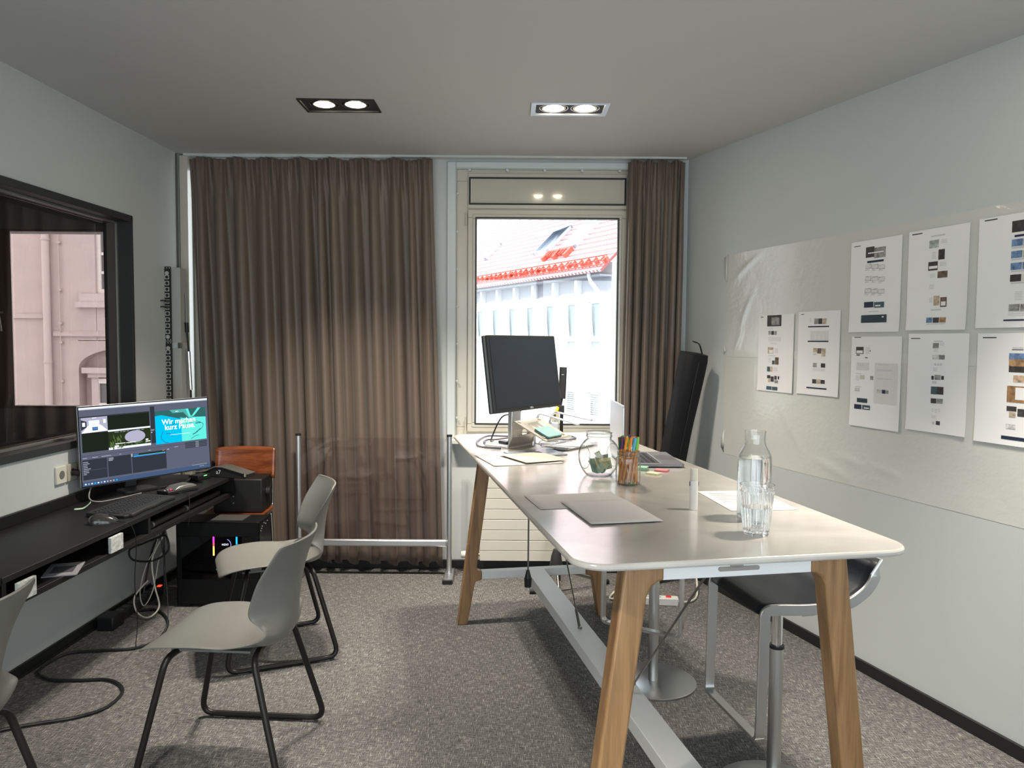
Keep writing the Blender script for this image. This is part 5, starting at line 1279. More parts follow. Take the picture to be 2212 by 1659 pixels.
POSTERS = {
'A':[(0.055,0.025,0.079,0.009,'k'),(0.25,0.01,0.403,0.144,'dk'),(0.374,0.039,0.226,0.1,'gr'),(0.294,0.212,0.074,0.05,'gr'),(0.378,0.214,0.074,0.05,'dk'),(0.461,0.216,0.069,0.05,'gr'),(0.293,0.182,0.127,0.009,'lg'),(0.298,0.292,0.353,0.055,'vl'),(0.351,0.365,0.196,0.023,'vl'),(0.29,0.426,0.157,0.082,'tan'),(0.326,0.461,0.108,0.041,'w'),(0.481,0.441,0.098,0.063,'lg'),(0.31,0.531,0.196,0.009,'lg'),(0.501,0.554,0.103,0.094,'br'),(0.42,0.597,0.073,0.05,'tl'),(0.316,0.565,0.068,0.059,'vl'),(0.282,0.679,0.083,0.064,'tl'),(0.365,0.679,0.073,0.063,'tan'),(0.473,0.687,0.098,0.05,'lg'),(0.288,0.791,0.098,0.041,'dk'),(0.396,0.805,0.088,0.068,'dk'),(0.498,0.794,0.068,0.049,'dk'),(0.596,0.797,0.039,0.04,'dk'),(0.319,0.838,0.068,0.045,'tan'),(0.5,0.853,0.107,0.036,'gr'),(0.28,0.935,0.151,0.046,'tl'),(0.446,0.937,0.151,0.045,'tl')],
'B':[(0.062,0.028,0.082,0.008,'k'),(0.288,0.08,0.033,0.054,'vl'),(0.395,0.088,0.09,0.066,'gr'),(0.493,0.089,0.094,0.066,'dk'),(0.596,0.091,0.09,0.065,'tan'),(0.249,0.177,0.5,0.015,'nv'),(0.311,0.235,0.431,0.114,'pg'),(0.393,0.253,0.066,0.074,'lg'),(0.504,0.256,0.049,0.07,'lg'),(0.598,0.258,0.049,0.07,'lg'),(0.252,0.352,0.492,0.015,'nv'),(0.392,0.44,0.09,0.05,'tan'),(0.491,0.441,0.09,0.062,'br'),(0.589,0.442,0.094,0.094,'tan'),(0.393,0.502,0.082,0.021,'lg'),(0.395,0.617,0.09,0.05,'gr'),(0.584,0.618,0.102,0.049,'dk'),(0.396,0.675,0.287,0.033,'vl'),(0.39,0.812,0.09,0.05,'dk'),(0.489,0.811,0.09,0.049,'tan'),(0.591,0.814,0.094,0.045,'dk'),(0.253,0.909,0.483,0.017,'nv')],
'C':[(0.064,0.046,0.128,0.008,'k'),(0.306,0.076,0.168,0.114,'dk'),(0.474,0.093,0.222,0.113,'gr'),(0.353,0.137,0.303,0.013,'w'),(0.341,0.227,0.321,0.023,'nv'),(0.307,0.258,0.122,0.053,'gr2'),(0.439,0.27,0.122,0.053,'gr2'),(0.571,0.281,0.122,0.052,'gr2'),(0.308,0.391,0.122,0.053,'gr2'),(0.44,0.401,0.122,0.053,'gr2'),(0.573,0.411,0.122,0.052,'gr2'),(0.309,0.524,0.122,0.053,'gr2'),(0.442,0.533,0.122,0.053,'gr2'),(0.574,0.542,0.122,0.052,'gr2'),(0.317,0.269,0.101,0.032,'vl'),(0.449,0.28,0.101,0.032,'vl'),(0.581,0.291,0.102,0.032,'vl'),(0.318,0.402,0.102,0.032,'vl'),(0.451,0.412,0.102,0.032,'vl'),(0.583,0.422,0.102,0.032,'vl'),(0.319,0.534,0.102,0.032,'vl'),(0.452,0.543,0.102,0.032,'vl'),(0.585,0.552,0.102,0.032,'vl'),(0.308,0.319,0.074,0.01,'lg'),(0.44,0.33,0.074,0.009,'lg'),(0.572,0.341,0.075,0.009,'lg'),(0.309,0.452,0.075,0.01,'lg'),(0.441,0.462,0.075,0.009,'lg'),(0.573,0.471,0.075,0.009,'lg'),(0.31,0.585,0.075,0.01,'lg'),(0.442,0.593,0.075,0.009,'lg'),(0.575,0.601,0.075,0.009,'lg'),(0.307,0.672,0.184,0.061,'nv'),(0.505,0.679,0.195,0.06,'tl'),(0.529,0.711,0.102,0.013,'w'),(0.39,0.775,0.205,0.009,'lg'),(0.257,0.815,0.5,0.084,'tn'),(0.667,0.832,0.034,0.015,'w')],
'D':[(0.058,0.025,0.177,0.011,'k'),(0.386,0.069,0.228,0.014,'lg'),(0.359,0.115,0.157,0.079,'gg'),(0.547,0.121,0.103,0.044,'lg'),(0.516,0.215,0.103,0.099,'dk'),(0.414,0.231,0.063,0.072,'lg'),(0.355,0.327,0.157,0.086,'dk'),(0.368,0.369,0.137,0.027,'w'),(0.546,0.342,0.103,0.041,'lg'),(0.515,0.428,0.16,0.065,'br'),(0.388,0.446,0.086,0.041,'lg'),(0.386,0.552,0.074,0.051,'lg'),(0.464,0.665,0.097,0.095,'tan'),(0.576,0.682,0.103,0.095,'br'),(0.589,0.724,0.074,0.04,'w'),(0.39,0.682,0.057,0.051,'lg'),(0.42,0.795,0.172,0.014,'lg'),(0.357,0.876,0.103,0.051,'sky'),(0.468,0.878,0.1,0.051,'dk'),(0.577,0.877,0.103,0.051,'oc'),(0.359,0.935,0.315,0.01,'lg')],
'E':[(0.077,0.017,0.179,0.011,'k'),(0.459,0.065,0.352,0.1,'dk'),(0.663,0.082,0.192,0.077,'gr'),(0.497,0.189,0.32,0.019,'nv'),(0.463,0.226,0.147,0.062,'sky'),(0.462,0.329,0.147,0.062,'sky'),(0.462,0.432,0.147,0.062,'sky'),(0.461,0.535,0.147,0.062,'dk'),(0.619,0.23,0.147,0.062,'gr'),(0.619,0.331,0.147,0.062,'tan'),(0.618,0.433,0.147,0.062,'sky'),(0.618,0.535,0.147,0.062,'pg'),(0.779,0.238,0.147,0.061,'sky'),(0.782,0.339,0.147,0.061,'br'),(0.784,0.44,0.147,0.061,'sky'),(0.787,0.54,0.147,0.061,'br'),(0.464,0.293,0.352,0.014,'lg'),(0.467,0.396,0.352,0.014,'lg'),(0.47,0.499,0.352,0.014,'lg'),(0.472,0.602,0.352,0.014,'lg'),(0.695,0.674,0.192,0.101,'dk'),(0.535,0.686,0.096,0.081,'lg'),(0.461,0.795,0.144,0.059,'gr'),(0.615,0.797,0.147,0.059,'gr'),(0.771,0.799,0.128,0.058,'dk'),(0.463,0.861,0.288,0.031,'lg'),(0.398,0.928,0.543,0.014,'nv')],
'F':[(0.058,0.004,0.137,0.008,'k'),(0.101,0.115,0.157,0.078,'dk'),(0.112,0.155,0.13,0.031,'w'),(0.11,0.2,0.075,0.012,'k'),(0.296,0.117,0.089,0.077,'vl'),(0.382,0.15,0.017,0.015,'k'),(0.292,0.229,0.055,0.01,'k'),(0.122,0.288,0.26,0.086,'pg'),(0.156,0.3,0.017,0.027,'lg'),(0.197,0.301,0.017,0.027,'lg'),(0.238,0.301,0.017,0.027,'lg'),(0.494,0.286,0.444,0.439,'pg'),(0.56,0.298,0.205,0.011,'lg'),(0.54,0.354,0.308,0.019,'lg'),(0.542,0.448,0.308,0.015,'lg'),(0.207,0.429,0.089,0.043,'pl'),(0.412,0.433,0.062,0.042,'gr'),(0.108,0.436,0.082,0.059,'vl'),(0.118,0.409,0.116,0.008,'lg'),(0.101,0.573,0.096,0.039,'gr2'),(0.121,0.553,0.116,0.008,'lg'),(0.549,0.573,0.096,0.041,'gr2'),(0.651,0.572,0.068,0.041,'nv'),(0.723,0.575,0.055,0.037,'gr'),(0.154,0.685,0.212,0.047,'tn'),(0.101,0.757,0.15,0.051,'nv'),(0.269,0.757,0.157,0.05,'tl'),(0.304,0.783,0.103,0.012,'w')],
'G':[(0.045,0.046,0.161,0.009,'k'),(0.442,0.073,0.144,0.011,'lg'),(0.425,0.096,0.098,0.053,'gr'),(0.54,0.096,0.069,0.031,'lg'),(0.439,0.158,0.075,0.032,'lg'),(0.426,0.215,0.098,0.046,'gr2'),(0.529,0.215,0.098,0.045,'gr'),(0.46,0.299,0.034,0.025,'lg'),(0.512,0.299,0.034,0.024,'lg'),(0.558,0.298,0.029,0.024,'lg'),(0.444,0.342,0.069,0.046,'lg'),(0.421,0.427,0.04,0.039,'dk'),(0.475,0.415,0.098,0.049,'gr'),(0.584,0.423,0.043,0.038,'dk'),(0.437,0.48,0.075,0.025,'lg'),(0.421,0.534,0.097,0.078,'tl'),(0.519,0.533,0.109,0.077,'dk'),(0.425,0.654,0.092,0.049,'dk'),(0.522,0.652,0.103,0.049,'gr'),(0.445,0.759,0.034,0.035,'lg'),(0.503,0.758,0.034,0.042,'lg'),(0.554,0.754,0.034,0.035,'lg'),(0.448,0.829,0.069,0.032,'lg'),(0.461,0.888,0.04,0.028,'lg'),(0.526,0.878,0.066,0.038,'dk')],
'H':[(0.075,0.035,0.192,0.01,'k'),(0.488,0.124,0.144,0.022,'lg'),(0.482,0.145,0.153,0.006,'nv'),(0.448,0.179,0.242,0.072,'sky'),(0.451,0.232,0.242,0.065,'oc'),(0.453,0.294,0.242,0.053,'dk'),(0.739,0.205,0.096,0.091,'lg'),(0.517,0.372,0.171,0.062,'rs'),(0.701,0.384,0.101,0.049,'tan'),(0.442,0.468,0.475,0.146,'wd'),(0.553,0.48,0.285,0.108,'w'),(0.742,0.466,0.19,0.045,'br'),(0.446,0.649,0.132,0.044,'dk'),(0.592,0.666,0.126,0.067,'dk'),(0.733,0.653,0.101,0.045,'dk'),(0.483,0.701,0.088,0.046,'tan'),(0.729,0.714,0.157,0.039,'gr'),(0.447,0.808,0.126,0.044,'gr2'),(0.391,0.917,0.596,0.031,'nv')],
}
PLACE = dict(A=(-0.248, 1.240, 0.300, 0.412), B=(0.084, 1.244, 0.303, 0.414), C=(0.443, 1.552, 0.302, 0.412), D=(0.779, 1.557, 0.297, 0.411), E=(1.115, 1.562, 0.297, 0.411), F=(0.464, 1.122, 0.299, 0.410), G=(0.796, 1.140, 0.296, 0.403), H=(1.128, 1.132, 0.297, 0.410))
PLAB = dict(A='leftmost of the two low posters, a page headed by a round grey basin photo', B='second poster from the left, a page split by three thin navy bars', C='upper poster with a three by three grid of small grey pictures', D='upper poster with pictures zigzagging down its narrow middle column',
            E='upper right poster with rows of blue sky building photos, cut by the picture edge', F='lower poster with a pale grey panel on its right half', G='lower poster with a thin column of small pictures and a teal block in it', H='lower right poster with a blue house photo above a wooden bath photo')
for k, (s0, z0, w, h) in PLACE.items():
    g = G(); rk = random.Random(ord(k)); c1, c2 = rk.uniform(0.004, 0.010), rk.uniform(0.003, 0.008)
    off = 0.004
    def bulge(a, b): return off + 0.0016 + c1 * max(0, a - 0.80) ** 2 * 8 * (0.4 + b) + c2 * max(0, b - 0.80) ** 2 * 10
    def pt(a, b, lift=0.0): return (a * w, -(bulge(a, b) + lift), (1 - b) * h)
    g.grid(lambda u, v: pt(u, v), 16, 20)
    for q, (x, y, bw, bh, c) in enumerate(POSTERS[k]):
        lift = 0.0005 + 0.00003 * q
        n = 1 if bw < 0.3 else 4
        g.grid(lambda u, v: pt(x + bw * u, y + bh * v, lift), n, 2, m=1 + PKEYS.index(c))
        if c == 'lg' and bh > 0.03:           # text block: white gaps between lines
            ln = max(2, int(bh / 0.013))
            for j in range(ln):
                g.grid(lambda u, v: pt(x + bw * u, y + bh * (j + 0.45 + 0.55 * v) / ln, lift + 0.0002), 1, 1, m=0)
    o = g.build('poster', [PAPER] + [PMATS[c] for c in PKEYS], smooth=0, loc=RW @ Vector((s0, 0, z0)), rot=(0, 0, WANG))
    tag(o, PLAB[k], 'poster', 'printed posters on the right wall')

# black tripod bag leaning in the corner
bg_ = thing('tripod_bag', 'long black equipment bag leaning against the right wall by the narrow curtain', 'bag', (0.86, 4.66, 0))
def bag(t):
    a = Vector((0.0, 0.08, 0.02)); b = Vector((0.222, -0.09, 1.435)); return a + (b - a) * t
ax_ = (bag(1) - bag(0)).normalized(); sx = Vector((0.94, 0.34, 0)); sx = (sx - ax_ * sx.dot(ax_)).normalized(); sy = ax_.cross(sx)
g = G()
def bf(u, v):
    a = 2 * math.pi * u; w = 0.068 * (0.80 + 0.30 * min(1, v * 1.4)); d = 0.062
    c, s = math.cos(a), math.sin(a); e = 0.45
    if v > 0.985: w *= 0.94; d *= 0.94
    p = bag(v) + sx * (w * math.copysign(abs(c) ** e, c)) + sy * (d * math.copysign(abs(s) ** e, s))
    return p + sx * (0.004 * math.sin(9 * v + 3 * a)) + sy * 0.003 * math.sin(14 * v + 2 * a)
g.grid(bf, 32, 40)
n0 = len(g.v); g.f.append([32 * 0 + i for i in range(33)][:-1]); g.m.append(0); g.f.append([40 * 33 + i for i in range(32)]); g.m.append(0)
BAG = mat('black_nylon', (0.009, 0.0095, 0.011), 0.6, spec=0.25, bump=(220, 0.2))
bb_ = g.build('body', BAG, bg_, smooth=50)
g = G(); p1 = bag(1.0)
g.tube(smooth_path([p1 + sx * 0.055, p1 + sx * 0.052 + Vector((-0.005, 0, 0.030)), p1 + sx * 0.030 + Vector((0, 0, 0.060)), p1 + sx * 0.005 + Vector((-0.012, 0, 0.070))], 6), 0, flat=(0.026, 0.005), up=(0, 1, 0.2)); g.build('carry_loop', BAG, bg_)
g = G(); g.tube([bag(t) + sx * 0.0 - sy * 0.0 + (sy if sy.y < 0 else -sy) * 0.064 for t in (0.03, 0.3, 0.6, 0.97)], 0.003, n=6); g.build('zip', mat('zip_black', (0.008, 0.008, 0.008), 0.3), bg_)
g = G(); g.tube(smooth_path([bag(0.50) - sx * 0.085, bag(0.40) - sx * 0.10, bag(0.30) - sx * 0.098, bag(0.24) - sx * 0.08], 6), 0, flat=(0.028, 0.004), up=(0, 1, 0)); g.build('strap', BAG, bg_)

# ---------------------------------------------------------------- on the high table
# upright monitor on its stand
m2 = thing('desktop_monitor', 'dark square-looking monitor on a silver stand, switched off, before the window', 'monitor', (0.064, 3.60, 1.0), R(54.5))
W2, H2 = 0.556, 0.350
MT2 = Matrix.Translation((0, 0, 0.353)) @ Matrix.Rotation(R(-7.7), 4, 'X')
g = G(); g.prism(rrect(W2, H2, 0.006), -0.028, 0.004, M=MT2 @ Matrix.Rotation(R(90), 4, 'X')); g.prism(rrect(W2 - 0.10, H2 - 0.06, 0.02), -0.050, -0.028, M=MT2 @ Matrix.Rotation(R(90), 4, 'X'))
g.build('casing', mat('charcoal_casing', (0.028, 0.029, 0.031), 0.4), m2, bevel=0.003)
g = G(); g.box(-W2 / 2 + 0.0, -W2 / 2 + 0.004, 0.006, 0.016, -H2 / 2 + 0.005, H2 / 2 - 0.005, M=MT2 @ Matrix.Translation((-0.003, 0, 0)))
g.build('side_trim', mat('trim_silver', (0.45, 0.45, 0.45), 0.35, 0.7), m2)
g = G(); g.box(-W2 / 2 + 0.016, W2 / 2 - 0.016, -0.0052, -0.0038, -H2 / 2 + 0.020, H2 / 2 - 0.016, M=MT2)
g.build('screen', mat('off_screen', (0.026, 0.034, 0.046), 0.5, spec=0.35), m2)
M = MT2 @ Matrix.Translation((0.015, -0.0046, -H2 / 2 + 0.0095)) @ Matrix.Rotation(R(90), 4, 'X')
lab(text('lettering', 'DELL', 0.0125, mat('silver_print', (0.55, 0.55, 0.55), 0.4), m2, M, bold=0.0003), 'grey maker lettering')
g = G(); g.prism([(-0.038, 0.0), (0.038, 0.0), (0.034, 0.36), (-0.034, 0.36)], -0.075, -0.050, M=Matrix.Rotation(R(90), 4, 'X')); g.box(-0.03, 0.03, 0.04, 0.06, 0.30, 0.38); g.build('stand_column', ALUL, m2, bevel=0.004)
g = G(); g.cyl((0, 0.0495, 0.10), (0, 0.0490, 0.10), 0.018, n=20); g.build('cable_hole', BLACK, m2)
g = G(); g.prism(rrect(0.19, 0.15, 0.02), 0.0, 0.012, M=Matrix.Translation((0, 0.105, 0))); g.build('stand_base', ALUL, m2, bevel=0.003)
cable('monitor_cable', 'dark cable running down from the back of the switched-off monitor', [(0.06, 3.62, 1.20), (0.04, 3.66, 1.165), (0.01, 3.67, 1.15), (-0.05, 3.70, 1.13), (-0.10, 3.72, 1.02), (-0.09, 3.80, 1.006)], 0.0035, CABB)
cable('loop_cable', 'grey-blue cable looped on the table left of the monitor foot', [(-0.05, 3.52, 1.0055), (-0.15, 3.58, 1.0055), (-0.168, 3.78, 1.0055), (-0.124, 3.98, 1.0055), (-0.03, 3.98, 1.0055), (0.0, 3.90, 1.012), (-0.06, 3.86, 1.0055), (-0.125, 3.82, 1.0055), (-0.13, 3.70, 1.0055), (-0.06, 3.60, 1.0055), (-0.02, 3.62, 1.0055)], 0.0045, mat('slate_cable', (0.06, 0.065, 0.09), 0.4))
pw = thing('power_brick', 'small black power brick on the table beside the cable loop', 'adapter', (-0.03, 3.64, 1.0), R(40))
g = G(); g.box(-0.02, 0.02, -0.03, 0.03, 0, 0.025); g.build('block', BLACK, pw, bevel=0.004)
cable('loop_cable', 'dark cable looped on the table in front of the small laptop stand', [(0.14, 3.62, 1.0055), (0.14, 3.76, 1.0055), (0.20, 3.84, 1.0055), (0.29, 3.86, 1.0055), (0.33, 3.93, 1.0055), (0.29, 4.02, 1.0055), (0.21, 4.01, 1.0055)], 0.0045, mat('slate_cable', (0.06, 0.065, 0.09), 0.4))

# bent sheet laptop stand
ls = thing('laptop_stand', 'silver bent sheet laptop stand with a slotted sloping plate', 'laptop stand', (0.035, 3.575, 1.0), math.atan2(0.148, 0.132) + R(8))
# local x along its width, -y down the slope
WB = 0.105
def sheet(profile, x0, x1, thick=0.005):
    g = G(); P = fillet(profile, 0.022, 6)
    n = len(P)
    nr = []
    for i in range(n):
        d = (P[min(i + 1, n - 1)] - P[max(i - 1, 0)]).normalized(); nr.append(Vector((0, -d.z, d.y)))
    vs = []
    for i in range(n):
        for x in (x0, x1):
            for s in (0.5, -0.5): vs.append(Vector((x, P[i].y, P[i].z)) + nr[i] * s * thick)
    fs = []
    for i in range(n - 1):
        a, b = 4 * i, 4 * (i + 1)
        fs += [(a, b, b + 2, a + 2), (a + 1, a + 3, b + 3, b + 1), (a, a + 1, b + 1, b), (a + 2, b + 2, b + 3, a + 3)]
    fs += [(0, 2, 3, 1), (4 * n - 4, 4 * n - 3, 4 * n - 1, 4 * n - 2)]
    g.add(vs, fs); return g
SHEET = mat('champagne_aluminium', (0.52, 0.485, 0.43), 0.42, 0.6)
back = [(0, -0.17, 0.0045), (0, -0.02, 0.0045), (0, 0.02, 0.006), (0, 0.045, 0.05), (0, 0.038, 0.137), (0, 0.028, 0.143)]
# riser with a cable hole: two side strips plus the pieces above and below the hole
g = sheet([Vector(p) for p in [(0, -0.16, 0.004), (0, 0.0, 0.004), (0, -0.035, 0.075), (0, -0.03, 0.141), (0, -0.20, 0.062), (0, -0.215, 0.058), (0, -0.222, 0.066)]], -WB, WB)
o = g.build('bent_sheet', SHEET, ls, smooth=50)
cut = G()
cut.prism(rrect(0.046, 0.026, 0.010), -0.09, 0.045, M=Matrix.Translation((-0.005, -0.02, 0.080)) @ Matrix.Rotation(R(90), 4, 'X'))
def slope_z(y): return 0.141 + (y + 0.03) * (0.079 / 0.17)
for x in (-0.045, 0.0, 0.045):
    cut.add([(x + sx_ * 0.0025, y, slope_z(y) + dz) for dz in (-0.02, 0.02) for y in (-0.075, -0.165) for sx_ in (-1, 1)], [(0, 1, 3, 2), (4, 6, 7, 5), (0, 4, 5, 1), (1, 5, 7, 3), (3, 7, 6, 2), (2, 6, 4, 0)])
co = cut.build('cutter', SHEET, ls)
import bmesh
for q in (o, co):
    bm = bmesh.new(); bm.from_mesh(q.data); bmesh.ops.remove_doubles(bm, verts=bm.verts, dist=1e-6); bmesh.ops.recalc_face_normals(bm, faces=bm.faces); bm.to_mesh(q.data); bm.free()
md = o.modifiers.new('holes', 'BOOLEAN'); md.operation = 'DIFFERENCE'; md.object = co; md.solver = 'EXACT'
dg = bpy.context.evaluated_depsgraph_get(); dg.update()
nm = bpy.data.meshes.new_from_object(o.evaluated_get(dg)); o.modifiers.clear(); o.data = nm
bpy.data.objects.remove(co)
for x in (-0.085, 0.085):
    for y in (-0.055, -0.185):
        g = G(); g.cyl((x, y, slope_z(y) + 0.002), (x, y - 0.001, slope_z(y) + 0.005), 0.009, n=16); g.build('rubber_pad', mat('tan_rubber', (0.36, 0.30, 0.24), 0.6), ls)
LSM = Matrix.Translation((0.035, 3.575, 1.0)) @ Matrix.Rotation(math.atan2(0.148, 0.132) + R(8), 4, 'Z')
hd = thing('hard_drive', 'teal portable hard drive lying on the sloping laptop stand', 'hard drive')
sl = math.atan2(0.079, 0.17)
hd.matrix_world = LSM @ Matrix.Translation((-0.015, -0.165, slope_z(-0.165) + 0.003)) @ Matrix.Rotation(sl, 4, 'X')
g = G(); g.prism(rrect(0.125, 0.085, 0.012), 0.0, 0.013); g.build('body', mat('teal_matte', (0.22, 0.38, 0.37), 0.45), hd, bevel=0.003)
g = G(); g.prism(rrect(0.126, 0.086, 0.012), 0.003, 0.0095); g.build('edge_band', mat('dark_teal', (0.075, 0.16, 0.155), 0.45), hd)
g = G(); g.box(-0.015, 0.01, -0.0445, -0.0425, 0.004, 0.009); g.build('port', BLACK, hd)
# second stand with two long prongs
pr = thing('prong_stand', 'silver laptop stand with two long flat prongs behind the slotted stand', 'laptop stand', (0.215, 3.78, 1.0))
for (a, b, c) in (((-0.03, 0.02, 0.10), (-0.005, 0.02, 0.152), (0.175, -0.05, 0.118)), ((-0.105, -0.13, 0.10), (-0.085, -0.13, 0.158), (0.10, -0.20, 0.112))):
    g = G(); g.tube(fillet([(a[0], a[1], 0.008), a, b, c], [0, 0.03, 0.02, 0], 6), 0, flat=(0.024, 0.007), up=(0.3, 1, 0)); g.build('prong', ALUL, pr)
g = G(); g.prism([(-0.10, -0.06), (-0.04, 0.04), (0.06, 0.03), (-0.0, -0.07)], 0.0, 0.008); g.box(-0.045, 0.015, -0.03, 0.02, 0.0, 0.10); g.build('base', ALUL, pr, bevel=0.003)
# tablet and papers under the stand
tb = tag((lambda g: (g.prism(rrect(0.24, 0.175, 0.012), 0.0, 0.007), g.build('tablet', mat('tablet_grey', (0.30, 0.33, 0.37), 0.25, 0.4), None, bevel=0.002, loc=(0.105, 3.385, 1.0), rot=(0, 0, R(24))))[1])(G()), 'slim grey tablet lying under the front of the slotted laptop stand', 'tablet')
tr = thing('acrylic_tray', 'flat clear acrylic tray with papers on the table left of the big jar', 'tray', (0.275, 3.62, 1.0), R(52))
g = G(); g.box(-0.13, 0.13, -0.075, 0.075, 0.0, 0.004); g.box(-0.13, 0.13, -0.075, -0.071, 0.004, 0.020); g.box(-0.13, 0.13, 0.071, 0.075, 0.004, 0.020); g.build('tray_body', thin_glass('tray_acrylic', (0.85, 0.86, 0.88), 1.5, 1.8), tr)
g = G(); g.box(-0.11, 0.11, -0.065, 0.065, 0.0042, 0.009); g.build('paper_stack', PAPER, tr)
# papers
def paper(loc, rz, w, h, label, m=PAPERG, curl=0.004, lines=0, z=0.0):
    g = G(); g.grid(lambda u, v: (w * (u - 0.5), h * (v - 0.5), z + 0.0012 + curl * (abs(2 * u - 1) ** 3) * (0.3 + 0.7 * v)), 10, 12)
    for k in range(lines):
        y = h * (0.36 - 0.055 * k); g.box(-w * 0.38, w * (0.30 - 0.12 * (k % 3)), y, y + 0.004, z + 0.0022, z + 0.0026, 1)
    o = g.build('paper_sheet', [m, PMATS['lg']], None, solid=0.0005, loc=loc, rot=(0, 0, rz))
    return tag(o, label, 'paper', 'papers on the high table')
paper((0.208, 2.393, 1.0), R(13), 0.297, 0.21, 'grey sheet on the near table edge, partly under the other grey sheet', curl=0.002)
paper((0.288, 2.230, 1.0), R(12.5), 0.21, 0.297, 'upper grey sheet on the near table edge, lying across the other one', mat('grey_paper_light', (0.50, 0.485, 0.48), 0.8), curl=0.001, z=0.0035)
paper((0.025, 3.235, 1.0), R(18), 0.30, 0.32, 'grey-brown folded paper on the left table edge before the monitor', curl=0.004)
paper((0.090, 3.245, 1.0), R(28), 0.20, 0.25, 'cream paper lying over the folded paper before the monitor', mat('cream_paper', (0.50, 0.44, 0.36), 0.8), curl=0.003, z=0.006)
paper((0.742, 2.417, 1.0), R(6), 0.21, 0.297, 'printed white sheet lying behind the water carafe', PAPER, lines=9, curl=0.0)

# open laptop, its lid edge-on
lp = thing('laptop', 'open silver laptop seen edge-on at the far right of the table', 'laptop', (0.565, 3.21, 1.0), R(1))
g = G(); g.prism(rrect(0.245, 0.345, 0.010), 0.003, 0.015); g.build('base', mat('space_grey', (0.20, 0.20, 0.215), 0.42, 0.6), lp, bevel=0.002)
g = G(); g.box(-0.098, 0.030, -0.140, 0.140, 0.0150, 0.0156); kw = g.build('keyboard_well', mat('well_black', (0.03, 0.03, 0.032), 0.5), lp)
kgm = G(); kgm.box(-0.0075, 0.0075, -0.0082, 0.0082, 0, 0.0012); k1 = kgm.build('key', mat('laptop_key', (0.015, 0.015, 0.016), 0.4), kw)
first = True
for i in range(5):
    for j in range(14):
        q = k1 if first else k1.copy()
        if not first: COL.objects.link(q); q.parent = kw
        first = False
        q.location = (-0.084 + i * 0.0228, -0.124 + j * 0.0191, 0.0156)
g = G(); g.box(0.030, 0.034, -0.145, 0.145, 0.0150, 0.0157); g.build('edge_line', ALUL, lp)
g = G(); g.prism(rrect(0.075, 0.13, 0.004), 0.0150, 0.0153, M=Matrix.Translation((0.077, 0, 0))); g.build('trackpad', mat('trackpad_grey', (0.25, 0.25, 0.27), 0.3, 0.6), lp)
g = G(); g.prism(rrect(0.232, 0.345, 0.010), -0.004, 0.002, M=Matrix.Translation((-0.1255, 0, 0.131)) @ Matrix.Rotation(R(-90), 4, 'Y')); ldd = g.build('lid', mat('lid_silver', (0.60, 0.60, 0.64), 0.38, 0.55), lp, bevel=0.001)
g = G(); g.box(-0.1238, -0.1232, -0.162, 0.162, 0.030, 0.24); g.build('screen', mat('laptop_screen', (0.02, 0.02, 0.022), 0.12), ldd)

# big candy jar with folded notes
JAR = thin_glass('jar_glass', (0.975, 0.985, 0.98), 1.5, 1.2, edge=(0.30, 0.34, 0.34))
def jar_profile(bits, t):
    """closed glass wall: outline and the same outline inside"""
    P = smooth_path([(r, 0, z) for r, z in bits], 5)
    outer = [(max(0, p.x), p.z) for p in P]
    inner = [(max(0.0, r - t), z + (t * 1.6 if i < 6 else 0)) for i, (r, z) in enumerate(outer)]
    return outer + list(reversed(inner))
bj = thing('glass_jar', 'big round glass jar holding folded sticky notes', 'jar', (0.328, 2.865, 1.0), R(25))
jp = [(0.0, 0.0), (0.040, 0.001), (0.052, 0.006), (0.070, 0.035), (0.077, 0.070), (0.072, 0.105), (0.056, 0.128), (0.047, 0.135), (0.0465, 0.142), (0.049, 0.146), (0.049, 0.150), (0.047, 0.153), (0.0485, 0.158), (0.0480, 0.163)]
def flatten(r, z, t):
    # flat oval faces on two sides, as candy jars have
    x = r * math.cos(t)
    lim = 0.064
    return r if abs(x) < lim else min(r, lim / max(1e-6, abs(math.cos(t))))
g = G(); g.lathe(jar_profile(jp, 0.0022), n=72, closed=True, rfun=flatten); g.build('glass_body', JAR, bj, smooth=25)
for s in (-1, 1):
    g = G(); g.tube([(s * 0.0635, 0.043 * math.cos(t * math.pi / 18), 0.072 + 0.043 * math.sin(t * math.pi / 18)) for t in range(36)], 0.0016, closed=True, n=6); g.build('face_rim', thin_glass('jar_rim_glass', (0.75, 0.80, 0.78), 1.5, 2.5) if s < 0 else MATS['jar_rim_glass'], bj)
for rr, zz, th in ((0.0485, 0.1615, 0.0022), (0.0490, 0.148, 0.0018)):
    g = G(); g.tube([(rr * math.cos(t * math.pi / 20), rr * math.sin(t * math.pi / 20), zz) for t in range(40)], th, closed=True, n=8); g.build('jar_rim', MATS['jar_rim_glass'], bj)
NOTE = [mat('note_green', (0.20, 0.33, 0.27), 0.7), mat('note_olive', (0.40, 0.40, 0.20), 0.7), mat('note_lime', (0.36, 0.44, 0.26), 0.7), mat('note_brown', (0.36, 0.22, 0.15), 0.7), mat('note_yellow', (0.52, 0.50, 0.28), 0.7), mat('note_teal', (0.16, 0.28, 0.26), 0.7)]
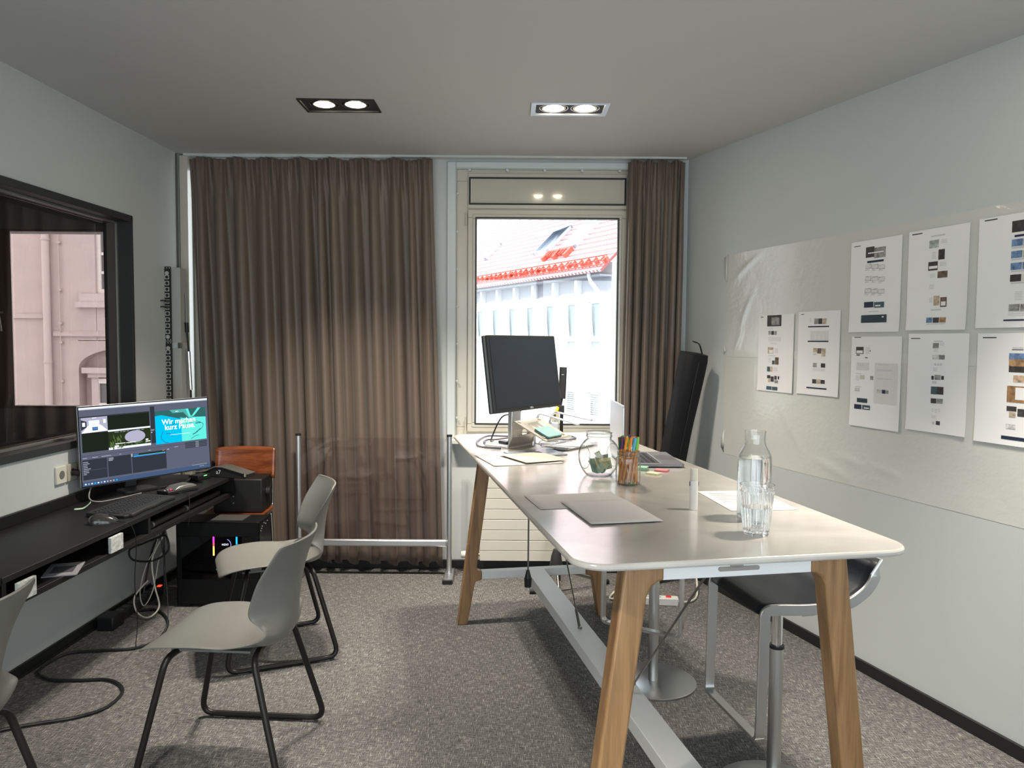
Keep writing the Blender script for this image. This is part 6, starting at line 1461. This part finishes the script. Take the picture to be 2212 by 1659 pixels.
nl = [('dark green folded note at the front bottom of the big jar', 0, (-0.012, -0.022, 0.012), 10, 40), ('teal folded note at the right bottom of the big jar', 5, (0.022, -0.014, 0.012), -50, 45), ('olive folded note in the middle of the big jar', 1, (0.000, 0.004, 0.022), 70, 60), ('lime folded note standing at the left in the big jar', 2, (-0.026, 0.012, 0.026), 115, 62),
      ('brown note slanting through the middle of the big jar', 3, (0.006, 0.014, 0.030), 30, 55), ('yellow folded note at the right in the big jar', 4, (0.024, 0.014, 0.026), -20, 60), ('olive note standing highest in the big jar', 1, (-0.004, 0.020, 0.046), 60, 55),
      ('lime note tucked under the yellow one in the big jar', 2, (0.024, 0.002, 0.020), 160, 50), ('dark green note leaning on the left glass of the big jar', 0, (-0.028, -0.004, 0.020), 80, 55), ('yellow note in the middle front of the big jar', 4, (0.006, -0.010, 0.026), 20, 48), ('green note at the back of the big jar', 0, (0.016, 0.030, 0.036), -10, 60)]
for label, c, p, rz, tilt in nl:
    g = G(); s = 0.0225
    g.add([(-s, -s, 0.011), (0, -s, 0.0), (s, -s, 0.013), (-s, s, 0.011), (0, s, 0.0), (s, s, 0.013)], [(0, 1, 4, 3), (1, 2, 5, 4)])
    o = g.build('folded_note', NOTE[c], None, smooth=0, solid=0.0008)
    o.matrix_world = Matrix.Translation(Vector((0.328, 2.865, 1.0)) + Vector(p) + Vector((0, 0, 0.014))) @ Matrix.Rotation(R(rz), 4, 'Z') @ Matrix.Rotation(R(tilt), 4, 'X')
    tag(o, label, 'note', 'folded notes inside the big glass jar')

# pen jar
PJ = Vector((0.411, 2.685, 1.0))
pj = thing('pen_jar', 'small glass jar packed with orange fineliner pens', 'jar', PJ)
pp_ = [(0.0, 0.0), (0.034, 0.0005), (0.041, 0.006), (0.0435, 0.014), (0.0435, 0.085), (0.041, 0.094), (0.0375, 0.098), (0.0375, 0.103), (0.0395, 0.105), (0.0385, 0.109), (0.0395, 0.113), (0.0390, 0.118)]
g = G(); g.lathe(jar_profile(pp_, 0.0016), n=56, closed=True, rfun=lambda r, z, t: r); g.build('glass_body', JAR, pj, smooth=25)
g = G(); 
for rr, zz, th in ((0.0390, 0.105, 0.0015), (0.0390, 0.117, 0.0015), (0.0400, 0.005, 0.002)):
    g = G(); g.tube([(rr * math.cos(t * math.pi / 20), rr * math.sin(t * math.pi / 20), zz) for t in range(40)], th, closed=True, n=6); g.build('jar_rim', MATS['jar_rim_glass'], pj)
CAPS = dict(green=(0.012, 0.10, 0.055), purple=(0.14, 0.02, 0.13), orange=(0.75, 0.25, 0.02), blue=(0.10, 0.38, 0.62), red=(0.60, 0.03, 0.07), lime=(0.14, 0.52, 0.06), yellow=(0.70, 0.48, 0.04), violet=(0.06, 0.03, 0.14), black=(0.03, 0.03, 0.03), pink=(0.7, 0.15, 0.3))
BODY = mat('pen_orange', (0.52, 0.22, 0.055), 0.45, var=(300, 0.25, (1, 1, 0.02)))
order = ['violet', 'green', 'purple', 'orange', 'orange', 'blue', 'red', 'lime', 'yellow', 'black', 'red', 'blue', 'green', 'pink', 'violet', 'purple', 'orange', 'lime', 'yellow']
rp = random.Random(4)
def pen(a, r0, r1, tw, cap, ring, length):
    p0 = PJ + Vector((r0 * math.cos(a), r0 * math.sin(a), 0.0045)); p1 = PJ + Vector((r1 * math.cos(a + tw), r1 * math.sin(a + tw), 0.11))
    d = (p1 - p0).normalized(); L = length
    t = thing('fineliner_pen', '', 'pen', p0, 0, 'fineliner pens in the small jar')
    t.rotation_euler = d.to_track_quat('Z', 'Y').to_euler()
    g = G(); g.cyl((0, 0, 0.006), (0, 0, L - 0.045), 0.0037, n=6); g.build('barrel', BODY, t)
    cm_ = mat('pen_cap_' + cap, CAPS[cap], 0.4)
    g = G(); g.cyl((0, 0, L - 0.045), (0, 0, L), 0.0045, 0.0040, n=14); g.box(-0.001, 0.001, 0.004, 0.0065, L - 0.038, L - 0.004); lab(g.build('cap', cm_, t, bevel=0.0008), cap + ' cap')
    g = G(); g.cyl((0, 0, 0.0), (0, 0, 0.006), 0.0037, n=6); lab(g.build('end_plug', cm_, t), cap + ' end')
    return t
PPOS = []
for i in range(13): PPOS.append((2 * math.pi * i / 13 + 0.1, 0.0325, 0.0305, 0.62))
for i in range(6): PPOS.append((2 * math.pi * i / 6 + 0.35, 0.0165, 0.0185, -0.9))
import collections
cnt = collections.Counter(); wher = {}
info = []
for (a, r0, r1, tw), cap in zip(PPOS, [order[(i * 5 + 3) % len(order)] for i in range(len(PPOS))]):
    x1, y1 = r1 * math.cos(a + tw), r1 * math.sin(a + tw)
    info.append((a, r0, r1, tw, cap, x1, y1))
# nearest pens (towards the camera) wear the caps the picture shows, from left to right
front = sorted([k for k in range(13) if info[k][6] < 0.004], key=lambda k: info[k][5])
show = ['green', 'purple', 'orange', 'orange', 'blue', 'lime', 'yellow']
caps = [i_[4] for i_ in info]
for k, c in zip(front, show): caps[k] = c
for k, i_ in enumerate(info):
    t = pen(i_[0], i_[1], i_[2], i_[3], caps[k], k < 13, 0.163 + 0.006 * rp.random())
    side = ('left' if i_[5] < -0.010 else 'right' if i_[5] > 0.010 else 'middle')
    dep = 'inner' if k >= 13 else ('front' if k in front else 'rear')
    t['label'] = '%s capped orange fineliner, %s %s of the pens in the small jar' % (caps[k], dep, side)
# sticky pads
def pad(loc, rz, m, label, s=0.038, h=0.010, hide=None):
    o = G(); o.box(-s / 2, s / 2, -s / 2 * 1.3, s / 2 * 1.3, 0, h); o.v = [(x + 0.12 * z, y, z) for x, y, z in o.v]
    ob_ = o.build('sticky_pad', m, None, bevel=0.0006, loc=loc, rot=(0, 0, rz)); return tag(ob_, label, 'sticky notes', 'sticky pads beside the pen jar')
pad((0.513, 2.985, 1.0), R(-20), mat('pad_green', (0.28, 0.50, 0.34), 0.7), 'green sticky pad on the table right of the pen jar', h=0.013)
pad((0.583, 2.955, 1.0), R(60), mat('pad_pink', (0.60, 0.20, 0.22), 0.7), 'pink sticky pad on the table before the laptop', h=0.007)
pad((0.538, 2.885, 1.0), R(50), mat('pad_yellow', (0.68, 0.64, 0.42), 0.7), 'pale yellow sticky pad nearest the camera beside the pen jar', h=0.007)

# glue stick
gs = thing('glue_stick', 'white glue stick standing on the table left of the carafe', 'glue', (0.546, 2.277, 1.0))
g = G(); g.cyl((0, 0, 0.0), (0, 0, 0.088), 0.0125, n=28); g.build('tube', mat('glue_white', (0.70, 0.68, 0.64), 0.35), gs, bevel=0.001)
g = G(); g.cyl((0, 0, 0.088), (0, 0, 0.124), 0.0118, 0.0112, n=28); lab(g.build('cap', mat('glue_cap_beige', (0.60, 0.56, 0.48), 0.4), gs, bevel=0.0015), 'beige cap')
for s in (-1, 1):
    g = G(); g.cyl((s * 0.0119, -0.002, 0.072), (s * 0.0119, -0.002, 0.086), 0.0022, n=8); g.build('print_mark', mat('glue_print', (0.05, 0.04, 0.16), 0.5), gs)

# carafe and glass with water
WA = glass('water', (0.99, 1.0, 1.0), 1.33)
CLEAR = thin_glass('vessel_glass', (0.985, 0.99, 0.99), 1.5, 1.3, edge=(0.45, 0.48, 0.48))
def vessel(outer, wall, base):
    P = smooth_path([(r, 0, z) for r, z in outer], 6); o = [(max(0.0, p.x), p.z) for p in P]
    inn = [(r - wall, z) for r, z in o if z > base]
    return o + list(reversed(inn)) + [(0.0, base)]
ca = thing('water_carafe', 'clear glass carafe three quarters full of water', 'carafe', (0.690, 2.165, 1.0))
co_ = [(0.0, 0.0), (0.040, 0.0), (0.0455, 0.004), (0.0465, 0.012), (0.0465, 0.10), (0.0465, 0.165), (0.043, 0.186), (0.032, 0.208), (0.0285, 0.222), (0.0285, 0.240), (0.0300, 0.252)]
g = G(); g.lathe(vessel(co_, 0.0020, 0.006), n=64); g.build('glass_body', CLEAR, ca, smooth=40)
g = G(); g.lathe([(0.0, 0.0055), (0.0420, 0.0055), (0.0447, 0.012), (0.0447, 0.165), (0.0436, 0.176), (0.0, 0.1755)], n=64); g.build('water', WA, ca, smooth=40)
tg = thing('drinking_glass', 'ribbed drinking glass half full of water in front of the carafe', 'glass', (0.641, 1.985, 1.0))
go = [(0.0, 0.0), (0.028, 0.0), (0.0315, 0.003), (0.0325, 0.010), (0.0365, 0.050), (0.0405, 0.095), (0.0432, 0.120), (0.0446, 0.126), (0.0446, 0.132)]
rib = lambda r, z, t: r * (1 + 0.032 * math.cos(24 * t) * (1 if (r > 0.029 and 0.012 < z < 0.115) else 0))
g = G(); g.lathe(vessel(go, 0.0024, 0.012), n=240, rfun=rib); g.build('glass_body', glass('clear_glass', (1, 1, 1), 1.46), tg, smooth=60)
g = G(); g.lathe([(0.0, 0.0115), (0.0300, 0.0115), (0.0345, 0.050), (0.0366, 0.073), (0.0, 0.073)], n=104, rfun=lambda r, z, t: r * (1 + 0.020 * math.cos(24 * t) * (r > 0.02))); g.build('water', WA, tg, smooth=40)

# ---------------------------------------------------------------- lamp stick on a floor tripod by the window
tp_ = thing('tripod', 'black floor tripod with a slim stick light in front of the window', 'tripod', (0.285, 4.50, 0))
g = G(); g.cyl((0, 0, 0.08), (0.005, 0, 0.60), 0.0125, n=14); g.cyl((0.005, 0, 0.60), (0.008, 0, 1.09), 0.010, n=14); g.build('column', BLACK, tp_)
g = G(); g.lathe([(0.0, 0.0), (0.040, 0.0), (0.043, 0.02), (0.030, 0.10), (0.017, 0.14), (0.0, 0.14)], n=24, M=Matrix.Translation((-0.015, 0, 0.13))); g.build('hub', mat('tripod_charcoal', (0.03, 0.03, 0.03), 0.5), tp_)
for (x, y) in ((-0.16, -0.005), (0.31, 0.19), (0.0, -0.20)):
    g = G(); g.tube([(-0.01, 0, 0.15), (x * 0.96, y * 0.96, 0.016)], 0.008, n=10); l = g.build('leg', mat('steel_rod', (0.3, 0.3, 0.29), 0.3, 1.0), tp_)
    h = G(); d = Vector((x, y, 0)).normalized(); h.cyl(Vector((x, y, 0.016)) - d * 0.03, Vector((x, y, 0.014)) + d * 0.012, 0.015, n=14); h.build('rubber_foot', BLACKM, l)
g = G(); g.box(-0.02, 0.022, -0.015, 0.015, 1.08, 1.125); g.cyl((0.0, 0, 1.12), (0.008, 0, 1.165), 0.008, n=12); g.build('clamp', BLACK, tp_, bevel=0.003)
g = G(); g.prism(rrect(0.042, 0.042, 0.008), 0.0, 0.185, M=Matrix.Translation((0.008, 0, 1.165)) @ Matrix.Rotation(R(2), 4, 'Y')); st_ = g.build('stick_light', BLACK, tp_, bevel=0.002)
g = G(); g.box(0.004, 0.018, -0.0222, -0.0212, 1.305, 1.308); g.build('print_mark', mat('silver_print', (0.55, 0.55, 0.55), 0.4), st_)
tgk = thing('hang_tag', 'yellow strip with a picture card hanging from the tripod clamp', 'tag', (0.262, 4.472, 1.03))
g = G(); g.add([(-0.012, 0, 0.045), (0.006, 0, 0.040), (0.014, 0, 0.085), (-0.002, 0, 0.095)], [(0, 1, 2, 3)]); g.build('yellow_strip', mat('tag_yellow', (0.85, 0.72, 0.03), 0.5), tgk, solid=0.002)
g = G(); g.box(-0.028, 0.016, -0.002, 0.0, -0.02, 0.048); g.box(-0.022, -0.004, -0.003, -0.002, 0.03, 0.044, 1); g.box(-0.014, 0.010, -0.003, -0.002, -0.015, 0.018, 2); g.build('card', [mat('card_khaki', (0.48, 0.46, 0.36), 0.6), PMATS['dk'], PMATS['gg']], tgk)

# ---------------------------------------------------------------- floor cables on the right
pst = thing('power_strip', 'white power strip with red switch on the carpet under the table', 'power strip', (0.795, 4.335, 0.0), R(-6))
g = G(); g.box(-0.165, 0.165, -0.028, 0.028, 0.0, 0.044); g.build('housing', mat('strip_white', (0.66, 0.65, 0.62), 0.35), pst, bevel=0.005)
for k in range(4):
    g = G(); g.cyl((-0.12 + k * 0.056, 0, 0.0435), (-0.12 + k * 0.056, 0, 0.0455), 0.021, n=20); g.build('socket', mat('strip_grey', (0.45, 0.45, 0.43), 0.4), pst)
g = G(); g.box(0.095, 0.125, -0.012, 0.012, 0.044, 0.049); lab(g.build('switch', mat('switch_red', (0.75, 0.03, 0.02), 0.35), pst, bevel=0.001), 'red switch')
cable('strip_cable', 'beige cable curving from the white power strip to the right wall', [(0.955, 4.32, 0.022), (1.007, 4.34, 0.010), (1.06, 4.38, 0.008), (1.10, 4.46, 0.008), (1.13, 4.58, 0.03), (1.145, 4.70, 0.12)], 0.006, CABW)
cable('strip_cable', 'beige cable bending out of the left end of the white power strip', [(0.635, 4.36, 0.022), (0.60, 4.37, 0.015), (0.58, 4.41, 0.008), (0.62, 4.52, 0.006)], 0.006, CABW)
pl = thing('hanging_plug', 'black plug with two steel pins dangling on a cable under the left table edge', 'plug', (0.085, 3.70, 0.30))
g = G(); g.cyl((0, 0, 0.0), (0, 0, 0.045), 0.017, 0.019, n=18); g.cyl((0, 0, 0.045), (0, 0, 0.085), 0.017, 0.006, n=18); g.build('plug_body', BLACK, pl)
for s in (-1, 1):
    g = G(); g.cyl((s * 0.0095, 0, -0.02), (s * 0.0095, 0, 0.0), 0.0024, n=8); g.build('pin', CHROME, pl)
g = G(); g.tube([(0, 0, 0.08), (0.001, 0, 0.4), (0.0, 0.0, 0.672)], 0.0042, n=8); g.build('cord', mat('cord_grey', (0.16, 0.16, 0.17), 0.5), pl)
